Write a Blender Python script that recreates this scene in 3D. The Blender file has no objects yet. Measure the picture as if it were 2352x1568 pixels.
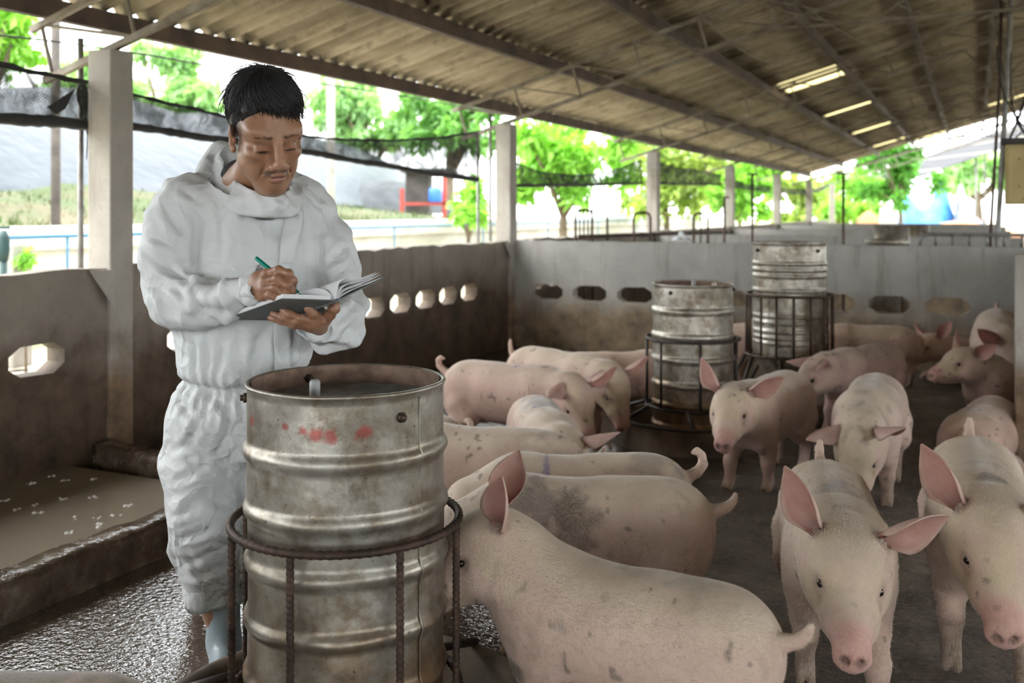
import bpy, bmesh, math, random
import numpy as np
from mathutils import Vector, Matrix, Euler
random.seed(7)
np.random.seed(7)
scene = bpy.context.scene
COL = scene.collection

# ------------------------------------------------------------------ camera, sky, exposure
PSI = math.radians(24.9)          # camera looks 24.9 degrees left of the barn axis (+Y)
FPX, U0, V0, CZ = 2287.0, 1176.0, 484.0, 1.30
cam_data = bpy.data.cameras.new('camera')
cam_data.sensor_width = 36.0
cam_data.lens = 36.0 * FPX / 2352.0
cam_data.shift_y = -(784.0 - V0) / 2352.0
cam_data.clip_start = 0.05
cam_data.clip_end = 500
cam_data.dof.use_dof = True
cam_data.dof.focus_distance = 2.55
cam_data.dof.aperture_fstop = 3.2
cam = bpy.data.objects.new('camera', cam_data)
COL.objects.link(cam)
cam.location = (0, 0, CZ)
cam.rotation_euler = (math.radians(90), 0, PSI)
scene.camera = cam

world = bpy.data.worlds.new('overcast_sky')
scene.world = world
world.use_nodes = True
bg = world.node_tree.nodes['Background']
bg.inputs['Color'].default_value = (0.93, 0.97, 1.0, 1)
bg.inputs['Strength'].default_value = 1.0
sun_data = bpy.data.lights.new('sun', 'SUN')
sun_data.energy = 0.8
sun_data.angle = math.radians(60)
sun_data.color = (1.0, 0.97, 0.92)
sun = bpy.data.objects.new('sun', sun_data)
COL.objects.link(sun)
sun.rotation_euler = (math.radians(38), 0, math.radians(-62))

vs = scene.view_settings
vs.view_transform = 'Standard'
vs.look = 'None'
vs.gamma = 1.0
vs.use_curve_mapping = False
vs.exposure = 2.7
scene.cycles.max_bounces = 6
scene.cycles.diffuse_bounces = 3
scene.cycles.glossy_bounces = 2
scene.cycles.transmission_bounces = 3
scene.cycles.transparent_max_bounces = 8
scene.cycles.caustics_reflective = False
scene.cycles.caustics_refractive = False
scene.cycles.use_adaptive_sampling = True
scene.cycles.adaptive_threshold = 0.05
scene.cycles.adaptive_min_samples = 12
scene.cycles.use_denoising = True

# ------------------------------------------------------------------ picture -> place
FWD = np.array([-math.sin(PSI), math.cos(PSI), 0.0])
RGT = np.array([math.cos(PSI), math.sin(PSI), 0.0])
UPV = np.array([0, 0, 1.0])
CAMP = np.array([0, 0, CZ])
def ray(u, v): return FWD + RGT * ((u - U0) / FPX) + UPV * ((V0 - v) / FPX)
def at_d(u, v, d): return CAMP + ray(u, v) * d          # point at a depth
def at_z(u, v, z): return CAMP + ray(u, v) * (FPX * (CZ - z) / (v - V0))   # point at a height
def at_x(u, v, x): r = ray(u, v); return CAMP + r * (x / r[0])
def at_y(u, v, y): r = ray(u, v); return CAMP + r * (y / r[1])
def nrm(a): a = np.asarray(a, float); return a / (np.linalg.norm(a) + 1e-12)

# ------------------------------------------------------------------ object helpers
def link(o, parent=None):
    COL.objects.link(o)
    if parent is not None: o.parent = parent
    return o
def tag(o, label=None, cat=None, group=None, kind=None):
    if label: o['label'] = label
    if cat: o['category'] = cat
    if group: o['group'] = group
    if kind: o['kind'] = kind
    return o
def empty(name, loc=(0, 0, 0), rz=0.0, label=None, cat=None, group=None, kind=None):
    o = bpy.data.objects.new(name, None)
    o.empty_display_size = 0.1
    link(o); o.location = tuple(loc); o.rotation_euler = (0, 0, rz)
    return tag(o, label, cat, group, kind)
def raw_mesh(name, verts, faces, mats, smooth=True, matidx=None, cols=None):
    me = bpy.data.meshes.new(name)
    me.from_pydata([tuple(map(float, v)) for v in verts], [], [tuple(map(int, f)) for f in faces])
    if not isinstance(mats, (list, tuple)): mats = [mats]
    for m in mats: me.materials.append(m)
    if smooth: me.polygons.foreach_set('use_smooth', [True] * len(me.polygons))
    if matidx is not None: me.polygons.foreach_set('material_index', np.asarray(matidx, np.int32))
    if cols is not None:
        a = me.color_attributes.new('col', 'FLOAT_COLOR', 'POINT')
        c = np.ones((len(verts), 4), np.float32); c[:, :3] = cols
        a.data.foreach_set('color', c.ravel())
    me.update()
    return me
class MB:
    """collects boxes, tubes, lathes and polygons into one mesh"""
    def __init__(s): s.v = []; s.f = []
    def add(s, v, f):
        n = len(s.v); s.v += [tuple(p) for p in v]; s.f += [tuple(i + n for i in q) for q in f]; return s
    def box(s, lo, hi, R=None, c=None):
        x0, y0, z0 = lo; x1, y1, z1 = hi
        v = [(x0,y0,z0),(x1,y0,z0),(x1,y1,z0),(x0,y1,z0),(x0,y0,z1),(x1,y0,z1),(x1,y1,z1),(x0,y1,z1)]
        if R is not None: v = [tuple(np.asarray(R) @ np.array(p) + (0 if c is None else np.asarray(c))) for p in v]
        return s.add(v, [(0,3,2,1),(4,5,6,7),(0,1,5,4),(1,2,6,5),(2,3,7,6),(3,0,4,7)])
    def beam(s, a, b, w, h, up=(0, 0, 1)):
        a = np.asarray(a, float); b = np.asarray(b, float); t = nrm(b - a)
        sd = np.cross(t, up)
        if np.linalg.norm(sd) < 1e-4: sd = np.array([1.0, 0, 0])
        sd = nrm(sd); n = np.cross(sd, t)
        v = [p + sd * i * w / 2 + n * j * h / 2 for p in (a, b) for i, j in ((-1,-1),(1,-1),(1,1),(-1,1))]
        return s.add(v, [(0,1,2,3),(7,6,5,4),(0,4,5,1),(1,5,6,2),(2,6,7,3),(3,7,4,0)])
    def tube(s, path, r, n=8, caps=True, closed=False):
        P = [np.asarray(p, float) for p in path]; m = len(P)
        rs = r if isinstance(r, (list, tuple, np.ndarray)) else [r] * m
        T = []
        for i in range(m):
            if closed: t = P[(i + 1) % m] - P[i - 1]
            else: t = P[min(i + 1, m - 1)] - P[max(i - 1, 0)]
            T.append(nrm(t))
        ref = np.array([0, 0, 1.0]) if abs(T[0][2]) < .9 else np.array([1.0, 0, 0])
        u = nrm(np.cross(T[0], ref)); V = []
        for i in range(m):
            u = nrm(u - T[i] * np.dot(u, T[i])); w = np.cross(T[i], u)
            for k in range(n):
                a = 2 * math.pi * k / n
                V.append(P[i] + (u * math.cos(a) + w * math.sin(a)) * rs[i])
        Fs = []
        for i in range(m if closed else m - 1):
            j = (i + 1) % m
            for k in range(n):
                Fs.append((i*n+k, i*n+(k+1)%n, j*n+(k+1)%n, j*n+k))
        if caps and not closed:
            Fs.append(tuple(range(n))[::-1]); Fs.append(tuple((m-1)*n+k for k in range(n)))
        return s.add(V, Fs)
    def lathe(s, prof, n=48, c=(0, 0, 0), cap0=False, cap1=False):
        V = []; m = len(prof)
        for r, z in prof:
            for k in range(n):
                a = 2*math.pi*k/n; V.append((c[0]+r*math.cos(a), c[1]+r*math.sin(a), c[2]+z))
        Fs = [(i*n+k, i*n+(k+1)%n, (i+1)*n+(k+1)%n, (i+1)*n+k) for i in range(m-1) for k in range(n)]
        if cap0: Fs.append(tuple(range(n))[::-1])
        if cap1: Fs.append(tuple((m-1)*n+k for k in range(n)))
        return s.add(V, Fs)
    def grid(s, fn, nu, nv):
        V = [fn(i / nu, j / nv) for i in range(nu + 1) for j in range(nv + 1)]
        return s.add(V, [(i*(nv+1)+j, (i+1)*(nv+1)+j, (i+1)*(nv+1)+j+1, i*(nv+1)+j+1) for i in range(nu) for j in range(nv)])
    def build(s, name, mat, parent=None, smooth=False, loc=None, bevel=0, solid=0, cols=None):
        me = raw_mesh(name, s.v, s.f, mat, smooth, cols=cols)
        if smooth == 'auto':
            pass
        o = bpy.data.objects.new(name, me); link(o, parent)
        if loc is not None: o.location = tuple(loc)
        if bevel:
            b = o.modifiers.new('bevel', 'BEVEL'); b.width = bevel; b.segments = 2; b.limit_method = 'ANGLE'
        if solid:
            b = o.modifiers.new('solid', 'SOLIDIFY'); b.thickness = solid; b.offset = 0
        return o
def copy_tree(o, parent=None):
    c = o.copy(); COL.objects.link(c); c.parent = parent
    for ch in [x for x in bpy.data.objects if x.parent == o]: copy_tree(ch, c)
    return c

# ------------------------------------------------------------------ material helpers
class NT:
    def __init__(s, name):
        s.m = bpy.data.materials.new(name); s.m.use_nodes = True
        s.t = s.m.node_tree; s.b = s.t.nodes['Principled BSDF']; s.out = s.t.nodes['Material Output']
        s.tc = s.t.nodes.new('ShaderNodeTexCoord')
    def n(s, typ, **kw):
        nd = s.t.nodes.new(typ)
        for k, v in kw.items(): setattr(nd, k, v)
        return nd
    def L(s, a, b): s.t.links.new(a, b)
    def put(s, sock, v):
        if hasattr(v, 'is_output'): s.L(v, sock)
        else: sock.default_value = v
    def obj(s, scale=(1, 1, 1), rot=(0, 0, 0)):
        mp = s.n('ShaderNodeMapping'); s.L(s.tc.outputs['Object'], mp.inputs['Vector'])
        mp.inputs['Scale'].default_value = scale; mp.inputs['Rotation'].default_value = rot
        return mp.outputs['Vector']
    def noise(s, scale, detail=4, rough=.55, vec=None, dist=0, dim='3D'):
        nd = s.n('ShaderNodeTexNoise'); nd.inputs['Scale'].default_value = scale
        nd.inputs['Detail'].default_value = detail; nd.inputs['Roughness'].default_value = rough
        nd.inputs['Distortion'].default_value = dist
        s.L(vec if vec is not None else s.tc.outputs['Object'], nd.inputs['Vector'])
        return nd.outputs['Fac']
    def voro(s, scale, feature='F1', vec=None, out='Distance', rnd=1):
        nd = s.n('ShaderNodeTexVoronoi', feature=feature); nd.inputs['Scale'].default_value = scale
        nd.inputs['Randomness'].default_value = rnd
        s.L(vec if vec is not None else s.tc.outputs['Object'], nd.inputs['Vector'])
        return nd.outputs[out]
    def ramp(s, fac, stops):
        nd = s.n('ShaderNodeValToRGB'); cr = nd.color_ramp
        while len(cr.elements) < len(stops): cr.elements.new(0.5)
        for e, (p, c) in zip(cr.elements, stops):
            e.position = p
            e.color = (c, c, c, 1) if isinstance(c, (int, float)) else tuple(c) + (1,) if len(c) == 3 else c
        s.L(fac, nd.inputs['Fac']); return nd.outputs['Color']
    def mix(s, fac, a, b, mode='MIX'):
        nd = s.n('ShaderNodeMix', data_type='RGBA', blend_type=mode)
        s.put(nd.inputs[0], fac)
        for i, v in ((6, a), (7, b)):
            s.put(nd.inputs[i], tuple(v) + (1,) if isinstance(v, (tuple, list)) and len(v) == 3 else v)
        return nd.outputs[2]
    def math(s, op, a, b=0.0, clamp=False):
        nd = s.n('ShaderNodeMath', operation=op, use_clamp=clamp)
        s.put(nd.inputs[0], a); s.put(nd.inputs[1], b); return nd.outputs[0]
    def sep(s, vec=None):
        nd = s.n('ShaderNodeSeparateXYZ'); s.L(vec if vec is not None else s.tc.outputs['Object'], nd.inputs[0])
        return nd.outputs
    def bump(s, h, strength=.3, dist=.01, prev=None):
        nd = s.n('ShaderNodeBump'); nd.inputs['Strength'].default_value = strength
        nd.inputs['Distance'].default_value = dist; s.L(h, nd.inputs['Height'])
        if prev is not None: s.L(prev, nd.inputs['Normal'])
        return nd.outputs['Normal']
    def set(s, **kw):
        for k, v in kw.items():
            k = k.replace('_', ' ')
            s.put(s.b.inputs[k], tuple(v) + (1,) if isinstance(v, (tuple, list)) and len(v) == 3 and 'Color' in k else v)
        return s
MATS = {}
def pmat(name, c1, c2=None, scale=6.0, rough=.7, bump=.2, bscale=60.0, metal=0.0, detail=5, bdist=.004, lo=.35, hi=.65, **kw):
    """two-tone noisy material"""
    if name in MATS: return MATS[name]
    n = NT(name)
    if c2 is None: c2 = tuple(x * .75 for x in c1)
    n.set(Base_Color=n.ramp(n.noise(scale, detail), [(lo, c1), (hi, c2)]), Roughness=rough, Metallic=metal)
    if bump: n.set(Normal=n.bump(n.noise(bscale, 4), bump, bdist))
    for k, v in kw.items(): n.set(**{k: v})
    MATS[name] = n.m
    return n.m
# ================================================================== THE SETTING
LX, BY = -4.03, 8.70                 # inner face of the left wall, near face of the cross wall
COLY = [3.83 + 4.84 * k for k in range(7)]

def m_floor():
    n = NT('pen_floor')
    big = n.noise(1.3, 5, .6); fine = n.noise(38, 6, .65); mid = n.noise(7, 5, .6)
    c = n.ramp(mid, [(.3, (.10, .08, .06)), (.55, (.20, .165, .13)), (.75, (.31, .26, .205))])
    c = n.mix(n.ramp(big, [(.42, 0.0), (.6, .55)]), c, (.075, .055, .04))
    c = n.mix(n.ramp(n.noise(60, 3), [(.56, 0.0), (.68, .5)]), c, (.05, .04, .03))
    c = n.mix(n.ramp(n.noise(48, 4, .7), [(.52, 0.0), (.66, .55)]), c, (.36, .305, .24))  # pale specks paint in the lit grains, the bump alone hardly shows
    c = n.mix(n.ramp(n.noise(30, 5, .7), [(.33, .8), (.44, 0.0)]), c, (.055, .043, .033))  # dark specks paint in the shade of the pits between grains
    # wet side towards the pool
    x, y, z = n.sep()
    w = n.math('ADD', n.math('MULTIPLY', x, -1.0), n.math('MULTIPLY', n.noise(2.2, 4), 1.2))
    wet = n.ramp(n.math('SUBTRACT', w, 1.35), [(.0, 0.0), (.55, 1.0)])
    ruf = n.mix(wet, n.ramp(n.noise(5, 4), [(.35, .78), (.65, .5)]), n.ramp(fine, [(.35, .03), (.7, .09)]))
    c = n.mix(n.math('MULTIPLY', wet, .7), c, (.05, .04, .03))
    dryh = n.math('MULTIPLY', n.math('ADD', fine, n.math('MULTIPLY', n.noise(95, 3), .5)), 3.2)
    weth = n.math('ADD', n.math('MULTIPLY', n.noise(48, 1, .4), .75), n.math('MULTIPLY', n.noise(120, 1, .4), .30))
    wf = n.math('MULTIPLY', wet, 1.0)
    hgt = n.math('ADD', n.math('MULTIPLY', dryh, n.math('SUBTRACT', 1.0, wf)), n.math('MULTIPLY', weth, wf))
    b1 = n.bump(hgt, 1.0, .0045)
    n.set(Base_Color=c, Roughness=ruf, Normal=b1)
    n.L(n.math('ADD', n.math('MULTIPLY', wet, .75), .35), n.b.inputs['Specular IOR Level'])
    return n.m
def m_wall(name, light, low, zline, amp=.25):
    n = NT(name)
    x, y, z = n.sep()
    c = n.ramp(n.noise(3.0, 6, .6), [(.3, light), (.7, tuple(v * .72 for v in light))])
    c = n.mix(n.ramp(n.noise(26, 5), [(.58, 0.0), (.75, .35)]), c, tuple(v * .5 for v in light))
    edge = n.math('ADD', n.math('SUBTRACT', zline, z), n.math('MULTIPLY', n.math('SUBTRACT', n.noise(2.6, 6, .6), .5), amp * 4))
    dirt = n.ramp(n.math('MULTIPLY', n.math('ADD', edge, .25), 2.0), [(.2, 0.0), (.8, .95)])
    lowc = n.ramp(n.noise(5.5, 6, .65), [(.3, tuple(v * .35 for v in low)), (.5, low), (.72, tuple(min(1, v * 1.7) for v in low))])
    c = n.mix(dirt, c, lowc)
    streak = n.noise(9, 4, .6, n.obj((1, 1, .12)))
    c = n.mix(n.ramp(streak, [(.55, 0.0), (.75, .45)]), c, tuple(v * .45 for v in low))
    n.set(Base_Color=c, Roughness=.82, Normal=n.bump(n.noise(45, 6), .5, .006))
    return n.m
M_FLOOR = m_floor()
M_WALL_L = m_wall('wall_render_left', (.30, .255, .205), (.085, .055, .033), .62, .20)
M_WALL_B = m_wall('wall_render_back', (.46, .44, .40), (.23, .165, .10), .46, .10)
M_CONC = m_wall('column_concrete', (.42, .385, .335), (.19, .125, .075), .55, .3)
M_CONC2 = pmat('plain_concrete', (.40, .37, .33), (.27, .25, .22), 4, .85, .4, 40)
M_STEEL = pmat('dark_rusty_steel', (.055, .042, .034), (.12, .075, .048), 18, .55, .3, 90, .55)
M_PIPE = pmat('grey_pipe', (.30, .30, .29), (.17, .15, .13), 9, .5, .2, 60, .5)
M_TRUSS = pmat('truss_paint', (.30, .27, .21), (.13, .10, .07), 5, .7, .3, 60, .1)
M_PURLIN = pmat('purlin_brown', (.115, .075, .052), (.05, .035, .026), 5, .75, .4, 50)

# floor
def fl(u, v):
    x = -4.15 + 11.2 * u; y = -14.0 + 46.5 * v
    return (x, y, 0)
o = MB().grid(fl, 8, 30).build('floor', M_FLOOR); tag(o, 'dark wet concrete floor of the pig pen', kind='structure')

def hole_wall(name, mat, s0, s1, thick, z1, holes, tf, zrange=None, top_jit=.012):
    """wall along s with long eight-sided openings; tf maps (s, t, z) to the place"""
    mb = MB(); rnd = random.Random(len(name))
    holes = sorted(holes)
    cells = []
    for c, w, h, zc in holes: cells.append((c - w * .54, c + w * .54, c, w, h, zc))
    za = min(h[3] - h[2] * .62 for h in holes); zb = max(h[3] + h[2] * .62 for h in holes)
    def q(pts, flip=False):
        mb.add([tf(*p) for p in pts], [tuple(range(len(pts)))[::-1] if flip else tuple(range(len(pts)))])
    for t, fp in ((0, False), (thick, True)):
        q([(s0, t, 0), (s1, t, 0), (s1, t, za), (s0, t, za)], fp)
        cur = s0
        for a, b, c, w, h, zc in cells:
            if a > cur: q([(cur, t, za), (a, t, za), (a, t, zb), (cur, t, zb)], fp)
            cur = b
            O = [(c + w*x, t, zc + h*z) for x, z in ((-.5,-.2),(-.5,.2),(-.30,.47),(.30,.5),(.5,.22),(.5,-.2),(.30,-.5),(-.30,-.47))]
            BL, TL, TR, BR = (a, t, za), (a, t, zb), (b, t, zb), (b, t, za)
            for P in ([BL,O[0],O[1],TL],[TL,O[1],O[2]],[TL,O[2],O[3],TR],[TR,O[3],O[4]],[TR,O[4],O[5],BR],[BR,O[5],O[6]],[BR,O[6],O[7],BL],[BL,O[7],O[0]]):
                q(P, not fp if False else fp)
        if cur < s1: q([(cur, t, za), (s1, t, za), (s1, t, zb), (cur, t, zb)], fp)
    for a, b, c, w, h, zc in cells:
        O = [(c + w*x, zc + h*z) for x, z in ((-.5,-.2),(-.5,.2),(-.30,.47),(.30,.5),(.5,.22),(.5,-.2),(.30,-.5),(-.30,-.47))]
        for i in range(8):
            p, r = O[i], O[(i + 1) % 8]
            q([(p[0], 0, p[1]), (p[0], thick, p[1]), (r[0], thick, r[1]), (r[0], 0, r[1])])
    n = max(2, int((s1 - s0) / .11)); ss = [s0 + (s1 - s0) * i / n for i in range(n + 1)]
    zt = [z1 + rnd.uniform(-top_jit, top_jit) for _ in ss]
    for i in range(n):
        q([(ss[i], 0, zb), (ss[i+1], 0, zb), (ss[i+1], 0, zt[i+1]), (ss[i], 0, zt[i])])
        q([(ss[i], thick, zb), (ss[i+1], thick, zb), (ss[i+1], thick, zt[i+1]), (ss[i], thick, zt[i])], True)
        q([(ss[i], 0, zt[i]), (ss[i+1], 0, zt[i+1]), (ss[i+1], thick, zt[i+1]), (ss[i], thick, zt[i])])
    for s, fp in ((s0, True), (s1, False)):
        q([(s, 0, 0), (s, thick, 0), (s, thick, z1), (s, 0, z1)], fp)
    return mb.build(name, mat)
hl = [(7.79 - .385 * k, .30, .15, .585) for k in range(10)] + [(3.335, .31, .15, .593), (2.92, .31, .15, .593), (2.4, .31, .15, .593)]
hl += [(BY + .6 + .42 * k, .3, .15, .58) for k in range(8)]
tag(hole_wall('wall_left', M_WALL_L, -14.0, 31.5, -.12, 1.012, hl, lambda s, t, z: (LX + t, s, z)),
    'stained rendered wall with eight-sided openings along the open side', kind='structure')
hb = [(-3.68 + .435 * k, .33, .15, .53) for k in range(9)]
tag(hole_wall('wall_back', M_WALL_B, LX, .94, .12, 1.015, hb, lambda s, t, z: (s, BY + t, z), top_jit=.006),
    'grey cement cross wall with oval openings behind the feeders', kind='structure')
o = MB().box((6.75, -14, 0), (6.9, 31.5, 1.0)).build('wall_far_side', M_WALL_L); tag(o, 'low wall along the other open side of the barn', kind='structure')
# near pen divider at the right edge, then cross walls of the pens behind
o = MB().box((.185, 5.52, 0), (.80, 5.66, 1.085)).build('wall_right', M_CONC, bevel=.01)
tag(o, 'narrow concrete wall end at the right edge', kind='structure')
o = MB().box((.80, 5.52, 0), (.94, BY, 1.04)).build('wall_right_side', M_CONC, bevel=.01)
tag(o, 'concrete pen wall behind the right edge', kind='structure')
for i, (yy, h, xr) in enumerate(((13.4, .98, .55), (18.2, .97, .55), (23.0, .97, .6), (27.8, .97, .6))):
    o = MB().box((LX + .03, yy, 0), (xr, yy + .12, h)).build('wall_pen_%d' % (i + 1), M_WALL_B, bevel=.01)
    tag(o, 'low grey wall between the farther pens', kind='structure')

# concrete columns standing in the left wall
for i, y in enumerate([COLY[0] - 4.84] + COLY):
    w = .155
    e = MB().box((LX - .135, y - w / 2, 0), (LX + .025, y + w / 2, 2.13)).build('concrete_column', M_CONC, bevel=.008)
    nm = ['out of sight', 'nearest concrete column, just left of the man', 'concrete column in the corner of the pen', 'third concrete column beyond the cross wall',
          'fourth concrete column, behind the T-topped rods', 'fifth concrete column far down the open side', 'sixth concrete column far down the open side', 'farthest pale concrete column under the eave'][i]
    if i == 0: nm = 'concrete column of the open side behind the camera'
    tag(e, nm, 'column', 'concrete columns of the open side')
    # cement fillet where the column meets the wall top
    if i: MB().add([(LX + .02, y - w/2 - .13, 1.0), (LX + .02, y - w/2, 1.0), (LX + .02, y - w/2, .86), (LX + .055, y - w/2 - .0, 1.0), (LX+.055, y - w/2, .80)],
             [(0, 1, 3), (0, 3, 4), (0, 4, 2)]).build('cement_fillet', M_CONC, e)

# ------------------------------------------------------------------ roof
SL = .289; PHI = math.atan(SL)
XE, ZE = -4.62, 2.46
def zr(x): return ZE + SL * (x - XE)
PURX = [-4.60, -3.63, -2.60, -1.62, -.68, .24, 1.18]
RIDGE = 1.30
def m_sheet():
    n = NT('fibre_cement_sheet')
    oi = n.n('ShaderNodeObjectInfo')
    v = n.n('ShaderNodeVectorMath', operation='ADD'); n.L(n.tc.outputs['Object'], v.inputs[0])
    cx = n.n('ShaderNodeCombineXYZ'); 
    for k in range(3): n.L(n.math('MULTIPLY', oi.outputs['Random'], 37.0 * (k + 1)), cx.inputs[k])
    n.L(cx.outputs[0], v.inputs[1]); vec = v.outputs[0]
    mp = n.n('ShaderNodeMapping'); n.L(vec, mp.inputs['Vector']); mp.inputs['Scale'].default_value = (.5, 2.6, 1)
    c = n.ramp(n.noise(2.6, 6, .65, mp.outputs[0]), [(.28, (.22, .18, .125)), (.5, (.45, .395, .30)), (.72, (.62, .56, .45))])
    c = n.mix(n.ramp(n.noise(5.5, 5, .7, vec), [(.54, 0.0), (.74, .75)]), c, (.085, .068, .042))
    c = n.mix(n.ramp(n.noise(1.6, 4, .6, vec), [(.5, 0.0), (.8, .6)]), c, (.17, .15, .075))
    tint = n.mix(oi.outputs['Random'], (.72, .68, .62), (1.05, 1.02, .96))
    n.set(Base_Color=n.mix(1.0, c, tint, 'MULTIPLY'), Roughness=.9, Normal=n.bump(n.noise(40, 5, .6, vec), .4, .006))
    return n.m
M_SHEET = m_sheet()
def m_sky_sheet():
    n = NT('translucent_sheet')
    tr = n.n('ShaderNodeBsdfTranslucent'); tr.inputs['Color'].default_value = (.85, .78, .55, 1)
    mx = n.n('ShaderNodeMixShader'); mx.inputs[0].default_value = .8
    n.set(Base_Color=(.8, .76, .6), Roughness=.5)
    n.L(n.b.outputs[0], mx.inputs[1]); n.L(tr.outputs[0], mx.inputs[2]); n.L(mx.outputs[0], n.out.inputs[0])
    return n.m
M_SKYL = m_sky_sheet()
PITCH = .177; SHW = PITCH * 6
def sheet_mesh(name, length, waves=6, seg=8, mat=M_SHEET, amp=.030, gap=0.0):
    """corrugated sheet, local x up the slope, y along the barn"""
    n = waves * seg; V = []; F = []
    rnd = random.Random(int(length * 100))
    for layer in (0, 1):
        for i, xx in enumerate((-.06, length * .35, length * .7, length + .07)):
            for j in range(n + 1):
                y = j / n * waves * PITCH * 1.03
                jag = (rnd.random() - .5) * .035 if i == 0 else 0
                V.append((xx + jag, y, amp * math.cos(2 * math.pi * j / seg) - layer * .007))
    r = n + 1; half = 4 * r
    for i in range(3):
        for j in range(n):
            a = i * r + j
            F.append((a, a + r, a + r + 1, a + 1)); b = a + half
            F.append((b, b + 1, b + r + 1, b + r))
    for j in range(n):
        F.append((j, j + 1, j + 1 + half, j + half))
    me = raw_mesh(name, V, F, mat); return me
ceiling = empty('ceiling', kind='structure', label='corrugated fibre cement roof of the open barn')
row_mesh = []
for i in range(len(PURX) - 1):
    x0, x1 = PURX[i], PURX[i + 1]
    L = (x1 - x0) / math.cos(PHI)
    if i == 0: L0 = L
    row_mesh.append((x0, L, sheet_mesh('corrugated_sheet', L)))
sky_me = None
rnd = random.Random(5)
NSH = 29
# skylight sheets sit at these spots of the roof (row, y)
SKYL = []
for (ua, va, ub, vb) in ((1805, 203, 1928, 160), (1902, 268, 1998, 234), (1962, 306, 2044, 280), (2008, 338, 2052, 322), (2126, 317, 2170, 302), (2272, 246, 2352, 214)):
    pts = []
    for (u, v) in ((ua, va), (ub, vb)):
        r = ray(u, v); t = (ZE - SL * XE - CZ) / (r[2] - SL * r[0]); pts.append(CAMP + r * t)
    SKYL.append(pts)
def roof_obj(me, x, y, name='corrugated_sheet', jig=True):
    o = bpy.data.objects.new(name, me); link(o, ceiling)
    a = rnd.uniform(-.006, .006) if jig else 0
    o.location = (x, y, zr(x) + rnd.uniform(0, .012) + .03)
    o.rotation_euler = (a, -PHI + (rnd.uniform(-.008, .004) if jig else 0), 0)
    return o
for i, (x0, L, me) in enumerate(row_mesh):
    for k in range(NSH):
        y = 1.0 + k * SHW
        hit = [p for p in SKYL if y - .1 <= (p[0][1] + p[1][1]) / 2 <= y + SHW + .0 and x0 - .1 <= (p[0][0] + p[1][0]) / 2 <= x0 + .95]
        if hit:
            # this place holds two narrow cement strips with a clear strip between them
            yc = (hit[0][0][1] + hit[0][1][1]) / 2
            a = max(1, min(3, round((yc - y) / PITCH - 1)))
            m1 = sheet_mesh('sheet_strip', L, a); roof_obj(m1, x0, y, 'sheet_strip', False)
            m2 = sheet_mesh('clear_strip', L, 2, 8, M_SKYL); roof_obj(m2, x0, y + a * PITCH, 'clear_strip', False)
            m3 = sheet_mesh('sheet_strip', L, 4 - a); roof_obj(m3, x0, y + (a + 2) * PITCH, 'sheet_strip', False)
        else:
            roof_obj(me, x0, y)
# roof over and behind the camera, and the far slope beyond the ridge: one corrugated surface each
def big_roof(name, x0, x1, y0, y1, dirn, zf):
    mb = MB(); n = int((y1 - y0) / PITCH * 4)
    V = []; F = []
    for i, x in enumerate((x0, x1)):
        for j in range(n + 1):
            V.append((x, y0 + (y1 - y0) * j / n, zf(x) + .024 * math.cos(2 * math.pi * j / 4)))
    for j in range(n): F.append((j, n + 1 + j, n + 2 + j, j + 1))
    mb.add(V, F); o = mb.build(name, M_SHEET, ceiling, True); o['kind'] = 'stuff'; return o
big_roof('corrugated_roofing', PURX[0] - .06, PURX[-1] + .07, -14.0, 1.03, 1, lambda x: zr(x) + .03)
big_roof('corrugated_roofing', RIDGE, 7.0, -14.0, 1.0 + NSH * SHW, -1, lambda x: zr(RIDGE) - SL * (x - RIDGE) + .03)
# purlins
for i, x in enumerate(PURX):
    h = .11
    MB().box((-.028, -14.0, -h), (.028, 1.0 + NSH * SHW, 0)).build('purlin', M_PURLIN, ceiling, loc=(x, 0, zr(x) - .004))
MB().box((-.03, -14.0, -.14), (.03, 1.0 + NSH * SHW, 0)).build('ridge_beam', M_PURLIN, ceiling, loc=(RIDGE, 0, zr(RIDGE) - .02))
# trusses: two chords parallel to the slope with zigzag webs
def truss(y, k):
    T = empty('roof_truss', (LX, y, 2.13), label=[
        'steel roof truss resting on the nearest column', 'steel roof truss over the corner column', 'steel roof truss over the third column', 'steel roof truss over the fourth column',
        'steel roof truss over the fifth column', 'steel roof truss over the sixth column', 'farthest steel roof truss at the barn end'][k],
        cat='truss', group='steel roof trusses')
    dx, dz = math.cos(PHI), math.sin(PHI); nx, nz = -dz, dx
    def bp(s): return np.array([s * dx, 0, s * dz + .03])          # bottom chord
    def tp(s): return bp(s) + np.array([nx, 0, nz]) * .30
    s0, s1 = -.56, 5.45
    MB().beam(bp(s0), bp(s1), .032, .036).build('bottom_chord', M_TRUSS, T)
    MB().beam(tp(s0 - .02), tp(s1), .030, .034).build('top_chord', M_TRUSS, T)
    s = s0 + .06; up = True; pts = []
    while s < s1: 
        MB().tube([bp(s), tp(s)], .011, 6).build('web_post', M_TRUSS, T)
        MB().tube([tp(s), bp(min(s + .62, s1))], .010, 6).build('web_diagonal', M_TRUSS, T)
        s += .62
    return T
for k, y in enumerate(COLY): truss(y, k)
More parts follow.
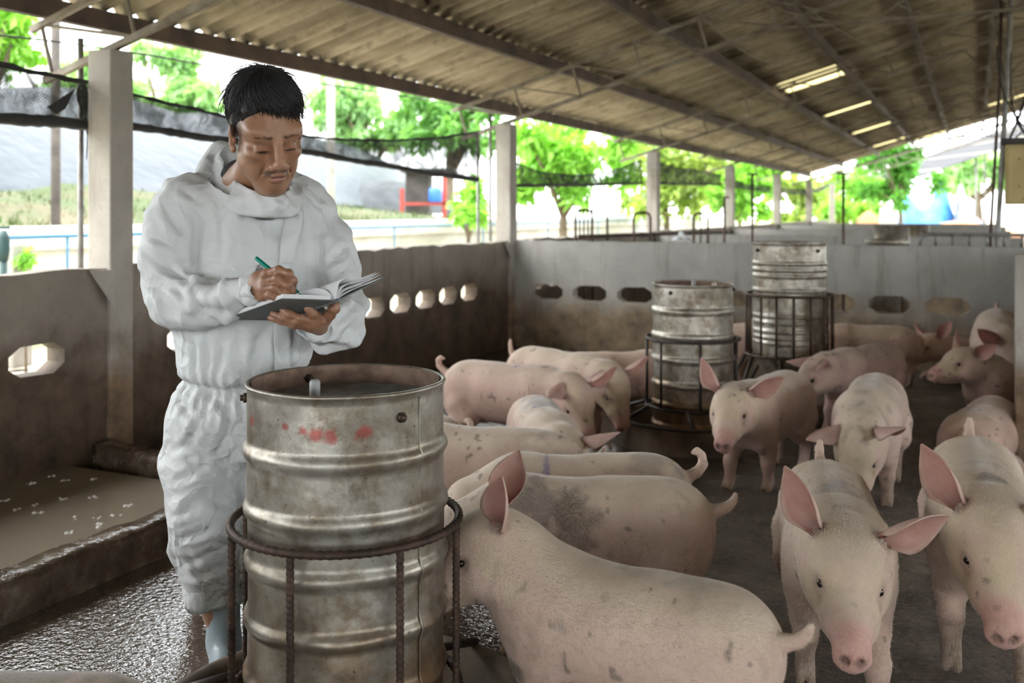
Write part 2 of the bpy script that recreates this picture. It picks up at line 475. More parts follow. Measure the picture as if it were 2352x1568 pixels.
# ================================================================== FEED DRUMS, CAGES, TROUGHS, POOL
def m_drum(name, seed, red=False, lift=1.0):
    n = NT(name)
    off = n.n('ShaderNodeVectorMath', operation='ADD'); n.L(n.tc.outputs['Object'], off.inputs[0]); off.inputs[1].default_value = (seed * 3.1, seed * 1.7, seed)
    vec = off.outputs[0]; x, y, z = n.sep()
    c = n.ramp(n.noise(4.5, 7, .65, vec), [(.3, tuple(v * lift for v in (.40, .385, .345))), (.5, tuple(v * lift for v in (.29, .27, .23))), (.72, (.17, .145, .11))])
    c = n.mix(n.ramp(n.noise(14, 6, .7, vec), [(.44, 0.0), (.64, .8)]), c, (.17, .125, .075))
    mp = n.n('ShaderNodeMapping'); n.L(vec, mp.inputs['Vector']); mp.inputs['Scale'].default_value = (7, 7, .8)
    c = n.mix(n.ramp(n.noise(2.2, 5, .6, mp.outputs[0]), [(.55, 0.0), (.8, .5)]), c, (.15, .115, .075))
    # rust and muck near the foot, ragged upper edge
    low = n.math('ADD', n.math('MULTIPLY', z, -2.2), n.math('MULTIPLY', n.noise(6, 6, .7, vec), 1.5))
    c = n.mix(n.ramp(n.math('ADD', low, .62), [(.45, 0.0), (1.0, .92)]), c, n.ramp(n.noise(18, 5, .6, vec), [(.35, (.30, .185, .085)), (.7, (.10, .065, .04))]))
    c = n.mix(n.ramp(n.noise(90, 2, .5, vec), [(.70, 0.0), (.74, .8)]), c, (.06, .045, .03))
    if red:
        for (ang, zz, sz) in red:
            p = n.n('ShaderNodeVectorMath', operation='DISTANCE'); n.L(n.tc.outputs['Object'], p.inputs[0])
            p.inputs[1].default_value = (.226 * math.cos(ang), .226 * math.sin(ang), zz)
            d = n.math('ADD', p.outputs['Value'], n.math('MULTIPLY', n.math('SUBTRACT', n.noise(45, 4, .7), .5), sz * 2.2))
            c = n.mix(n.ramp(n.math('DIVIDE', d, sz * 2), [(.22, .75), (.50, 0.0)]), c, (.36, .06, .05))
    n.set(Base_Color=c, Metallic=n.ramp(n.noise(9, 5, .6, vec), [(.35, .85), (.7, .45)]), Roughness=n.ramp(n.noise(11, 6, .7, vec), [(.3, .30), (.7, .55)]),
          Normal=n.bump(n.noise(50, 5, .6, vec), .25, .003, n.bump(n.noise(6, 3, .5, vec), .35, .02)))
    return n.m
M_RIM_RUST = pmat('rusty_inside', (.26, .17, .12), (.13, .08, .055), 22, .8, .5, 70)
M_FEED = pmat('feed_meal', (.23, .23, .22), (.15, .145, .135), 30, .9, .5, 120)
M_REBAR = pmat('rebar_rust', (.035, .025, .021), (.085, .05, .033), 25, .6, .4, 120, .5)
M_BLACKROD = pmat('black_rod', (.03, .027, .026), (.07, .055, .045), 20, .5, .3, 90, .4)
M_PVC = pmat('grey_pvc', (.45, .48, .47), (.33, .34, .33), 12, .4, .1, 50)
M_TROUGH = pmat('dirty_trough', (.20, .15, .10), (.075, .055, .04), 6, .75, .6, 30)

def drum_profile(H, R, ribs, rib=.010):
    P = [(R * .93, .0), (R * .985, .012)]
    z = .03
    while z < H - .02:
        r = R
        for rz in ribs:
            d = abs(z - rz) / .022
            if d < 1: r += rib * (1 - d * d) ** 1.5
        P.append((r, z)); z += .0065
    P += [(R, H - .012), (R + .004, H - .008), (R + .005, H - .002), (R + .002, H), (R - .004, H), (R - .006, H - .010), (R - .006, H - .30)]
    return P
def drum(root, H, R, ribs, mat, dents=(), rib=.010, seed=0):
    mb = MB(); P = drum_profile(H, R, ribs, rib); mb.lathe(P, 72, cap0=True)
    out = []
    for x, y, z in mb.v:
        a = math.atan2(y, x); r = math.hypot(x, y)
        r += .0022 * math.sin(3 * a + seed + z * 5) * math.sin(6 * z + seed) - .0012 * math.sin(7 * a - seed + 3 * z)
        for (da, dz, sa, sz, dep) in dents:
            e = ((math.atan2(math.sin(a - da), math.cos(a - da)) / sa) ** 2 + ((z - dz) / sz) ** 2)
            r -= dep * math.exp(-e)
        out.append((r * math.cos(a), r * math.sin(a), z))
    mb.v = out
    return mb.build('drum_shell', mat, root, True)
def rebar_ring(R, z, r=.0095, n=240, c=(0, 0)):
    path = [(c[0] + R*math.cos(2*math.pi*k/n), c[1] + R*math.sin(2*math.pi*k/n), z) for k in range(n)]
    rad = [r * (1.12 if k % 3 == 0 else .95) for k in range(n)]
    return MB().tube(path, rad, 8, closed=True)
def rebar_bar(a, b, r=.0085):
    a = np.array(a, float); b = np.array(b, float); L = np.linalg.norm(b - a); n = max(3, int(L / .0045))
    return MB().tube([a + (b - a) * k / n for k in range(n + 1)], [r * (1.14 if k % 3 == 0 else .93) for k in range(n + 1)], 7)
def trough(root, R, h, mat, wall=.045):
    MB().lathe([(R + .015, 0), (R, h), (R - wall * .5, h + .006), (R - wall, h - .005), (R - wall - .05, .045), (.03, .035)], 56, cap1=True).build('basin', mat, root, True)

camdir = lambda p: math.atan2(CAMP[1] - p[1], CAMP[0] - p[0])
# --- the big near drum
p1 = at_d(796, 1700, 2.335); p1[2] = 0
A0 = camdir(p1)           # angle of the drum's side that faces the camera
def cage_things(root, Rc, zt, zb, angs, tr_R, tr_h, rod, diag=6, ribbed=True, a0=0.0):
    if ribbed:
        rebar_ring(Rc, zt).build('top_ring', rod, root, True); rebar_ring(Rc, zb).build('bottom_ring', rod, root, True)
    else:
        for nm, z in (('top_ring', zt), ('bottom_ring', zb)):
            MB().tube([(Rc*math.cos(2*math.pi*k/64), Rc*math.sin(2*math.pi*k/64), z) for k in range(64)], .009, 8, closed=True).build(nm, rod, root, True)
    for a in angs:
        q = (Rc * math.cos(a), Rc * math.sin(a))
        if ribbed: rebar_bar((q[0], q[1], zb), (q[0], q[1], zt)).build('upright_bar', rod, root, True)
        else: MB().tube([(q[0], q[1], zb), (q[0], q[1], zt)], .008, 7).build('upright_bar', rod, root, True)
    for k in range(diag):
        a = a0 + 2 * math.pi * k / diag
        MB().tube([(Rc*math.cos(a), Rc*math.sin(a), zb), (tr_R*math.cos(a + .12), tr_R*math.sin(a + .12), tr_h)], .011, 7).build('splayed_foot', M_BLACKROD, root, True)
ribs1 = (.115, .255, .385, .515, .635, .765)
D1 = empty('feed_drum', p1, label='large dented steel feed drum with red paint marks beside the man', cat='drum', group='steel feed drums')
mD1 = m_drum('drum_steel_near', 1, [(A0 - 1.15, .835, .014), (A0 - .62, .838, .010), (A0 - .42, .832, .013), (A0 - .28, .826, .018), (A0 - .15, .824, .020), (A0 + .16, .828, .020)], 1.3)
drum(D1, .907, .226, [z - .008 for z in ribs1], mD1, [(A0 + .05, .45, .5, .10, .012), (A0 - .5, .33, .25, .08, .007), (A0 + .55, .30, .3, .07, .008), (A0 - .15, .56, .35, .06, .005)], seed=1)
MB().lathe([(.219, .80), (.217, .905)], 64).build('rusty_lining', M_RIM_RUST, D1, True)
MB().lathe([(.21, .862), (.12, .858), (.02, .868)], 48, cap1=True).build('feed_surface', M_FEED, D1, True)
def bolt(root, ang, z, R, mat=M_STEEL, sgn=1):
    d = np.array([math.cos(ang), math.sin(ang), 0])
    mb = MB(); mb.tube([d * (R - .004 * sgn), d * (R + .006 * sgn)], .012, 6); mb.tube([d * (R + .004 * sgn), d * (R + .013 * sgn)], .007, 8)
    mb.v = [(a, b, c + z) for a, b, c in mb.v]; mb.build('bolt', mat, root, True)
bolt(D1, A0 + .54, .852, .228); bolt(D1, A0 - 1.5, .872, .228); bolt(D1, A0 + math.pi + .45, .878, .218, sgn=-1)
q = np.array([math.cos(A0 - 1.0), math.sin(A0 - 1.0)]) * .085
MB().tube([(q[0], q[1], .80), (q[0], q[1], .908), (q[0], q[1], .914)], [.0125, .0125, .009], 12).build('feeder_pipe', M_PVC, D1, True)
# welded seam down the drum
sm = []
for t in np.linspace(.05, .89, 60):
    rr = .2268
    for rz in ribs1:
        d = abs(t - rz + .008) / .022
        if d < 1: rr += .010 * (1 - d * d) ** 1.5
    sm.append((rr * math.cos(A0 + .78), rr * math.sin(A0 + .78), t))
MB().tube(sm, .0028, 6).build('weld_seam', mD1, D1, True)
C1 = empty('drum_cage', p1, label='rusty ribbed rebar cage around the large near drum', cat='cage', group='feeder cages')
cage_things(C1, .263, .583, .19, [A0 - 1.30, A0 - .46, A0 + .44, A0 + 1.24, A0 + 2.1, A0 + 3.0, A0 - 2.0], .47, .13, M_REBAR, 6, True, A0 + 1.15)
T1 = empty('feed_trough', p1, label='round concrete feed trough under the large near drum', cat='trough', group='round feed troughs')
trough(T1, .48, .12, M_TROUGH)

# --- second drum
p2 = at_d(1591, 1000, 5.68); p2[2] = 0; A2 = camdir(p2)
D2 = empty('feed_drum', p2, label='dented steel feed drum standing left of the taller drum', cat='drum', group='steel feed drums')
mD2 = m_drum('drum_steel_mid', 2, False, 1.5)
drum(D2, .89, .226, (.10, .22, .33, .47, .60, .74), mD2, [(A2 + .3, .78, .3, .06, .008), (A2 - .6, .35, .3, .1, .01)], seed=3)
MB().lathe([(.219, .60), (.217, .885)], 64).build('rusty_lining', M_RIM_RUST, D2, True)
MB().lathe([(.21, .74), (.02, .75)], 40, cap1=True).build('feed_surface', M_FEED, D2, True)
bolt(D2, A2 - .55, .845, .228); bolt(D2, A2 + 1.35, .86, .228)
MB().tube([(0, .02, .7), (0, .02, .905)], .012, 10).build('feeder_pipe', M_PVC, D2, True)
C2 = empty('drum_cage', p2, label='thin rod cage around the left of the two rear drums', cat='cage', group='feeder cages')
cage_things(C2, .262, .578, .20, [A2 - 1.35, A2 - .72, A2 + .16, A2 + 1.15, A2 + 2.0, A2 + 3.0, A2 - 2.2], .43, .14, M_BLACKROD, 6, False, A2 - 1.15)
T2 = empty('feed_trough', p2, label='round concrete feed trough with iron rim under the left rear drum', cat='trough', group='round feed troughs')
trough(T2, .44, .13, M_TROUGH)
MB().tube([(.435*math.cos(2*math.pi*k/56), .435*math.sin(2*math.pi*k/56), .137) for k in range(56)], .009, 7, closed=True).build('iron_rim', M_BLACKROD, T2, True)

# --- third drum, raised on a cone
p3 = at_d(1813, 900, 6.38); p3[2] = 0; A3 = camdir(p3)
D3 = empty('feed_drum', p3, label='tall ribbed galvanised feed drum in front of the cross wall', cat='drum', group='steel feed drums')
mD3 = m_drum('drum_steel_far', 4, False, 1.6)
mb = MB(); P = [(.12, .10), (.13, .20), (.215, .36), (.224, .385)]
z = .39
while z < 1.08:
    r = .2265
    for rz in (.47, .505, .545, .60, .64, .80, .97, .93, .89):
        d = abs(z - rz) / .014
        if d < 1: r += .006 * (1 - d * d)
    P.append((r, z)); z += .006
P += [(.2265, 1.088), (.231, 1.092), (.231, 1.10), (.224, 1.10), (.221, 1.09), (.221, .80), (.02, .79)]
mb.lathe(P, 64, cap0=True, cap1=True).build('drum_shell', mD3, D3, True)
bolt(D3, A3 - 1.0, 1.05, .228); bolt(D3, A3 + .85, 1.05, .228)
C3 = empty('drum_cage', p3, label='close-barred iron cage around the tall rear drum', cat='cage', group='feeder cages')
cage_things(C3, .268, .767, .385, [A3 + 2 * math.pi * k / 16 + .1 for k in range(16)], .40, .14, M_STEEL, 8, False, A3 - .2)
T3 = empty('feed_trough', p3, label='round feed trough under the tall rear drum', cat='trough', group='round feed troughs')
trough(T3, .42, .13, M_TROUGH)

# --- wallow pool by the open side
def m_water():
    n = NT('muddy_water')
    n.set(Base_Color=n.ramp(n.noise(1.5, 3), [(.3, (.22, .19, .145)), (.7, (.29, .25, .195))]), Roughness=.04, Normal=n.bump(n.noise(9, 3, .5, n.obj((1, 1, 1))), .06, .02))
    n.b.inputs['Specular IOR Level'].default_value = .6
    return n.m
M_WATER = m_water()
def m_curb():
    n = NT('wet_curb')
    c = n.ramp(n.noise(9, 6, .7), [(.3, (.05, .036, .026)), (.5, (.10, .072, .052)), (.74, (.24, .20, .155))])
    n.set(Base_Color=c, Roughness=n.ramp(n.noise(20, 5, .6), [(.35, .08), (.7, .35)]), Normal=n.bump(n.noise(24, 3, .5), .8, .012)); return n.m
M_CURB = m_curb()
o = MB().grid(lambda a, b: (LX + a * 1.22, -1.5 + b * 5.0, .055), 4, 10).build('pool_water', M_WATER); tag(o, 'brown muddy water of the wallow pool', 'water', kind='structure')
def rough_beam(name, a, b, w, h, mat, n=40, seed=1, j=.010):
    a = np.array(a, float); b = np.array(b, float); t = nrm(b - a); s = np.array([-t[1], t[0], 0]); r = random.Random(seed); mb = MB()
    V = []; F = []; prof = [(-.5, 0), (-.5, .7), (-.42, .96), (-.1, 1.0), (.3, 1.0), (.46, .93), (.5, .7), (.52, 0)]
    for i in range(n + 1):
        p = a + (b - a) * i / n
        for x, z in prof: V.append(p + s * (x * w + r.uniform(-j, j)) + UPV * (z * h + (r.uniform(-j, j) * .6 if z > 0 else 0)))
    m = len(prof)
    for i in range(n):
        for k in range(m - 1): F.append((i*m+k, i*m+k+1, (i+1)*m+k+1, (i+1)*m+k))
    F.append(tuple(range(m))[::-1]); F.append(tuple(n*m+k for k in range(m)))
    return mb.add(V, F).build(name, mat, None, True)
o = rough_beam('pool_curb', (-2.83, -1.5, 0), (-2.83, 3.66, 0), .13, .135, M_CURB, 60, 3); tag(o, 'worn wet concrete curb along the near side of the muddy pool', 'curb', 'pool curbs')
o = rough_beam('pool_curb', (LX + .02, 3.70, 0), (-2.90, 3.50, 0), .12, .14, M_CURB, 24, 5); tag(o, 'worn concrete curb at the far end of the muddy pool', 'curb', 'pool curbs')
# froth bubbles on the water
M_FROTH = pmat('froth', (.8, .8, .76), (.6, .58, .52), 30, .3, .2, 90)
rnd = random.Random(11)
for (u, v) in ((70, 1110), (92, 1072), (150, 1105), (215, 1098), (40, 1170), (85, 1160), (92, 1178), (142, 1145), (220, 1142), (170, 1190), (168, 1222), (222, 1190), (272, 1182), (225, 1205), (222, 1212), (15, 1150), (300, 1160), (118, 1095)):
    p = at_z(u, v, .055); mb = MB()
    for k in range(rnd.randint(2, 5)):
        r = rnd.uniform(.005, .010); c = (rnd.uniform(-.02, .02), rnd.uniform(-.02, .02))
        mb.lathe([(r, 0), (r * .85, r * .4), (r * .45, r * .75), (.0005, r * .85)], 8, (c[0], c[1], -.001))
    o = mb.build('froth_cluster', M_FROTH, None, True, loc=p); tag(o, 'small clump of froth floating on the muddy pool', 'froth', 'froth clumps on the pool')
# ================================================================== SCULPTING TOOLS (smooth-blended solids -> one skin)
def rotm(yaw=0, pitch=0, roll=0):
    """x forward, y left, z up; pitch > 0 noses down"""
    cy, sy, cp, sp, cr, sr = math.cos(yaw), math.sin(yaw), math.cos(pitch), math.sin(pitch), math.cos(roll), math.sin(roll)
    Rz = np.array([[cy, -sy, 0], [sy, cy, 0], [0, 0, 1]]); Ry = np.array([[cp, 0, sp], [0, 1, 0], [-sp, 0, cp]]); Rx = np.array([[1, 0, 0], [0, cr, -sr], [0, sr, cr]])
    return Rz @ Ry @ Rx
class Sculpt:
    def __init__(s): s.p = []
    def ell(s, c, r, R=None, k=.03, cut=False):
        s.p.append(('e', np.asarray(c, float), np.asarray(r, float), R, k, cut)); return s
    def cone(s, a, b, ra, rb, k=.02, cut=False):
        s.p.append(('c', np.asarray(a, float), np.asarray(b, float), (ra, rb), k, cut)); return s
    def chain(s, pts, rs, k=.02, cut=False):
        for i in range(len(pts) - 1): s.cone(pts[i], pts[i+1], rs[i], rs[i+1], k, cut)
        return s
    def bounds(s, q):
        if q[0] == 'e': m = q[2].max() if q[3] is not None else q[2]; return q[1] - m, q[1] + m
        m = max(q[3]); return np.minimum(q[1], q[2]) - m, np.maximum(q[1], q[2]) + m
    def field(s, h):
        lo = np.min([s.bounds(q)[0] for q in s.p if not q[5]], 0) - 2.5 * h - .004
        hi = np.max([s.bounds(q)[1] for q in s.p if not q[5]], 0) + 2.5 * h + .004
        n = np.ceil((hi - lo) / h).astype(int) + 1
        ax = [lo[i] + h * np.arange(n[i]) for i in range(3)]
        D = np.full(n, 1.0, np.float32)
        for q in s.p:
            a, b = s.bounds(q); mg = q[4] + 2 * h
            i0 = np.clip(np.floor((a - mg - lo) / h).astype(int), 0, n); i1 = np.clip(np.ceil((b + mg - lo) / h).astype(int) + 1, 0, n)
            if (i1 <= i0).any(): continue
            sl = tuple(slice(i0[j], i1[j]) for j in range(3))
            X = (ax[0][sl[0]])[:, None, None]; Y = (ax[1][sl[1]])[None, :, None]; Z = (ax[2][sl[2]])[None, None, :]
            if q[0] == 'e':
                x, y, z = X - q[1][0], Y - q[1][1], Z - q[1][2]
                if q[3] is not None:
                    R = q[3]; x, y, z = (R[0,0]*x + R[1,0]*y + R[2,0]*z, R[0,1]*x + R[1,1]*y + R[2,1]*z, R[0,2]*x + R[1,2]*y + R[2,2]*z)
                r = q[2]; k0 = np.sqrt((x/r[0])**2 + (y/r[1])**2 + (z/r[2])**2); k1 = np.sqrt((x/r[0]**2)**2 + (y/r[1]**2)**2 + (z/r[2]**2)**2) + 1e-9
                d = k0 * (k0 - 1) / k1
                d = np.where(k0 < 1e-3, -r.min(), d)
            else:
                ba = q[2] - q[1]; L2 = ba @ ba + 1e-12
                x, y, z = X - q[1][0], Y - q[1][1], Z - q[1][2]
                t = np.clip((x*ba[0] + y*ba[1] + z*ba[2]) / L2, 0, 1)
                d = np.sqrt((x - t*ba[0])**2 + (y - t*ba[1])**2 + (z - t*ba[2])**2) - (q[3][0] + (q[3][1] - q[3][0]) * t)
            A = D[sl]; k = q[4]
            if q[5]:
                d = -d; w = np.clip(.5 - .5 * (d - A) / k, 0, 1); D[sl] = d * (1 - w) + A * w + k * w * (1 - w)
            else:
                w = np.clip(.5 + .5 * (d - A) / k, 0, 1); D[sl] = d * (1 - w) + A * w - k * w * (1 - w)
        return D, lo
    def mesh(s, h, smooth=2):
        D, lo = s.field(h)
        V, F = surface_nets(D, lo, h)
        return relax(V, F, smooth), F
def surface_nets(D, lo, h):
    S = D < 0
    nx, ny, nz = D.shape
    acc = np.zeros((nx-1, ny-1, nz-1, 3), np.float32); cnt = np.zeros((nx-1, ny-1, nz-1), np.float32)
    def sl(o): return tuple(slice(o[i], D.shape[i] - 1 + o[i]) for i in range(3))
    C = [(i, j, k) for i in (0, 1) for j in (0, 1) for k in (0, 1)]
    for a in C:
        for ax in range(3):
            if a[ax]: continue
            b = list(a); b[ax] = 1; b = tuple(b)
            A, B = D[sl(a)], D[sl(b)]; m = (A < 0) != (B < 0)
            if not m.any(): continue
            t = np.where(m, A / np.where(m, A - B, 1), 0)
            for i in range(3):
                acc[..., i] += np.where(m, a[i] + (t if i == ax else 0), 0)
            cnt += m
    cell = cnt > 0
    idx = -np.ones(cell.shape, np.int64); w = np.argwhere(cell); idx[cell] = np.arange(len(w))
    V = lo + h * (w + acc[cell] / cnt[cell][:, None])
    F = []
    for ax in range(3):
        b = [0, 0, 0]; b[ax] = 1
        A = S[tuple(slice(0, D.shape[i] - b[i]) for i in range(3))]; B = S[tuple(slice(b[i], None) for i in range(3))]
        e = np.argwhere(A != B)
        o1, o2 = [(1, 2), (2, 0), (0, 1)][ax]
        ok = (e[:, o1] > 0) & (e[:, o2] > 0) & (e[:, o1] < cell.shape[o1]) & (e[:, o2] < cell.shape[o2]) & (e[:, ax] < cell.shape[ax])
        e = e[ok]; inside = A[tuple(e.T)]
        def g(d1, d2):
            q = e.copy(); q[:, o1] += d1; q[:, o2] += d2; return idx[tuple(q.T)]
        Q = np.stack([g(-1, -1), g(0, -1), g(0, 0), g(-1, 0)], 1)
        Q[~inside] = Q[~inside][:, ::-1]
        F.append(Q)
    F = np.concatenate(F); F = F[(F >= 0).all(1)]
    return V, F
def edges_of(F):
    F = np.asarray(F); E = np.concatenate([F[:, [0, 1]], F[:, [1, 2]], F[:, [2, 3]], F[:, [3, 0]]]); E.sort(1)
    return np.unique(E, axis=0)
def relax(V, F, it=2, lam=.5):
    if it <= 0: return V
    E = edges_of(F); n = len(V); V = V.astype(float)
    deg = np.bincount(E.ravel(), minlength=n)[:, None] + 1e-9
    for k in range(it):
        A = np.zeros_like(V)
        for i in range(3): A[:, i] = np.bincount(E[:, 0], V[E[:, 1], i], n) + np.bincount(E[:, 1], V[E[:, 0], i], n)
        V = V + (A / deg - V) * (lam if k % 2 == 0 or it < 3 else lam * .6)
    return V
def vnormals(V, F):
    F = np.asarray(F); n = np.cross(V[F[:, 2]] - V[F[:, 0]], V[F[:, 3]] - V[F[:, 1]]); N = np.zeros_like(V, dtype=float)
    for k in range(4):
        for i in range(3): N[:, i] += np.bincount(F[:, k], n[:, i], len(V))
    return N / (np.linalg.norm(N, axis=1)[:, None] + 1e-12)
def hash3(i, j, k, s):
    n = (i * 73856093) ^ (j * 19349663) ^ (k * 83492791) ^ (s * 2654435761 & 0x7fffffff)
    n = (n ^ (n >> 13)) * 1274126177 & 0x7fffffff
    return ((n ^ (n >> 16)) & 0xffff) / 65535.0
def vn(P, scale, seed=0):
    """value noise 0..1"""
    Q = np.asarray(P) * scale + 1000.0; I = np.floor(Q).astype(np.int64); f = Q - I; f = f * f * (3 - 2 * f); o = 0
    for a in (0, 1):
        for b in (0, 1):
            for c in (0, 1):
                w = (f[:, 0] if a else 1 - f[:, 0]) * (f[:, 1] if b else 1 - f[:, 1]) * (f[:, 2] if c else 1 - f[:, 2])
                o = o + w * hash3(I[:, 0] + a, I[:, 1] + b, I[:, 2] + c, seed)
    return o
def fbm(P, scale, seed=0, octv=3):
    o = 0; a = .5; t = 0
    for k in range(octv): o = o + a * vn(P, scale * 2 ** k, seed + k); t += a; a *= .5
    return o / t
def sstep(a, b, x): t = np.clip((x - a) / (b - a), 0, 1); return t * t * (3 - 2 * t)
def lerp(C, c2, w): return C * (1 - w[:, None]) + np.asarray(c2)[None, :] * w[:, None]
# ================================================================== PIGS
def m_pig():
    n = NT('pig_skin'); at = n.n('ShaderNodeVertexColor', layer_name='col')
    hairv = n.obj((1, 1, .35)); h1 = n.noise(210, 3, .6, hairv)
    c = n.mix(n.ramp(h1, [(.3, .0), (.7, .30)]), at.outputs['Color'], (.80, .70, .56), 'MIX')
    c = n.mix(n.ramp(n.noise(9, 5, .65), [(.35, .30), (.65, 0.0)]), c, (.30, .19, .13))
    c = n.mix(n.ramp(n.noise(140, 2, .5), [(.70, 0.0), (.76, .55)]), c, (.10, .07, .05))
    n.set(Base_Color=c, Roughness=.62, Normal=n.bump(h1, .22, .003, n.bump(n.noise(26, 4, .6), .18, .006)))
    n.b.inputs['Sheen Weight'].default_value = .25; n.b.inputs['Sheen Roughness'].default_value = .4; n.b.inputs['Specular IOR Level'].default_value = .3
    return n.m
def m_ear():
    n = NT('pig_ear'); at = n.n('ShaderNodeVertexColor', layer_name='col')
    c = n.mix(n.ramp(n.noise(30, 4, .6), [(.4, .3), (.6, 0.0)]), at.outputs['Color'], (.38, .17, .13))
    n.set(Base_Color=c, Roughness=.6, Normal=n.bump(n.noise(120, 3), .15, .003))
    tr = n.n('ShaderNodeBsdfTranslucent'); tr.inputs['Color'].default_value = (.85, .20, .12, 1)
    mx = n.n('ShaderNodeMixShader'); mx.inputs[0].default_value = .22
    n.L(n.b.outputs[0], mx.inputs[1]); n.L(tr.outputs[0], mx.inputs[2]); n.L(mx.outputs[0], n.out.inputs[0])
    return n.m
M_PIG, M_EAR = m_pig(), m_ear()
def m_eye():
    n = NT('pig_eye'); n.set(Base_Color=(.018, .012, .01), Roughness=.06); return n.m
M_EYE = m_eye()
M_BRISTLE = pmat('bristle', (.72, .62, .48), (.60, .47, .34), 30, .6, 0)
def sphere_mesh(name, r, mat, nu=14, nv=10):
    mb = MB(); mb.lathe([(max(1e-4, r*math.sin(math.pi*k/nv)), -r*math.cos(math.pi*k/nv)) for k in range(nv + 1)], nu)
    return raw_mesh(name, mb.v, mb.f, mat)
EYE_ME = sphere_mesh('pig_eye', .0112, M_EYE)
PIG_GROUP = 'pigs in the pen'
EARS = {  # axis to the tip and opening direction for the left ear (mirrored for the right), in the head's frame
 'up':   ((-.30, .55, .80), (.80, .45, -.05)),
 'side': ((-.10, .88, .42), (.85, .05, -.40)),
 'fwd':  ((.45, .70, .40), (.30, .25, -.85)),
 'flop': ((.62, .62, -.05), (.15, .35, -.90)),
 'hang': ((.25, .50, -.75), (.2, .8, .5)),
 'back': ((-.75, .55, .35), (.35, .85, .25)),
}
def sm(t): return t * t * (3 - 2 * t)
def ear_grid(base, axis, nrml, L, W, notch=False, nu=12, nv=8):
    a = nrm(axis); nn = np.asarray(nrml, float); nn = nrm(nn - a * (nn @ a)); sd = np.cross(nn, a)
    V = []
    for layer in (0, 1):
        for i in range(nu + 1):
            t = i / nu
            w = W * (.42 + .58 * sm(t / .38)) if t < .38 else W * (1 - ((t - .38) / .62) ** 1.7)
            w = max(w, .003)
            for j in range(nv + 1):
                q = j / nv * 2 - 1; cup = (.95 * (1 - t) + .34)
                ang = q * cup * 1.5
                tt = t
                if notch and t > .6 and .1 < q < .5: tt = t - .22 * (t - .6) / .4
                th = (.0042 * (1 - .5 * t)) * (1 if layer == 0 else -1)
                p = base + a * L * (tt - .04) + sd * w * (math.sin(ang) / max(.3, cup * 1.5)) + nn * (w * (1 - math.cos(ang)) / max(.3, cup * 1.5) + .035 * L * 4 * t * t * .25) + nn * th
                V.append(p)
    r = nv + 1; half = (nu + 1) * r; F = []
    for i in range(nu):
        for j in range(nv):
            x = i * r + j
            F.append((x, x + r, x + r + 1, x + 1)); y = x + half; F.append((y, y + 1, y + r + 1, y + r))
    for i in range(nu):
        for j in (0, nv):
            x = i * r + j; q = (x, x + half, x + r + half, x + r); F.append(q if j == 0 else q[::-1])
    for j in range(nv):
        x = nu * r + j; F.append((x, x + half, x + 1 + half, x + 1))
    return np.array(V), np.array(F), [0] * 0
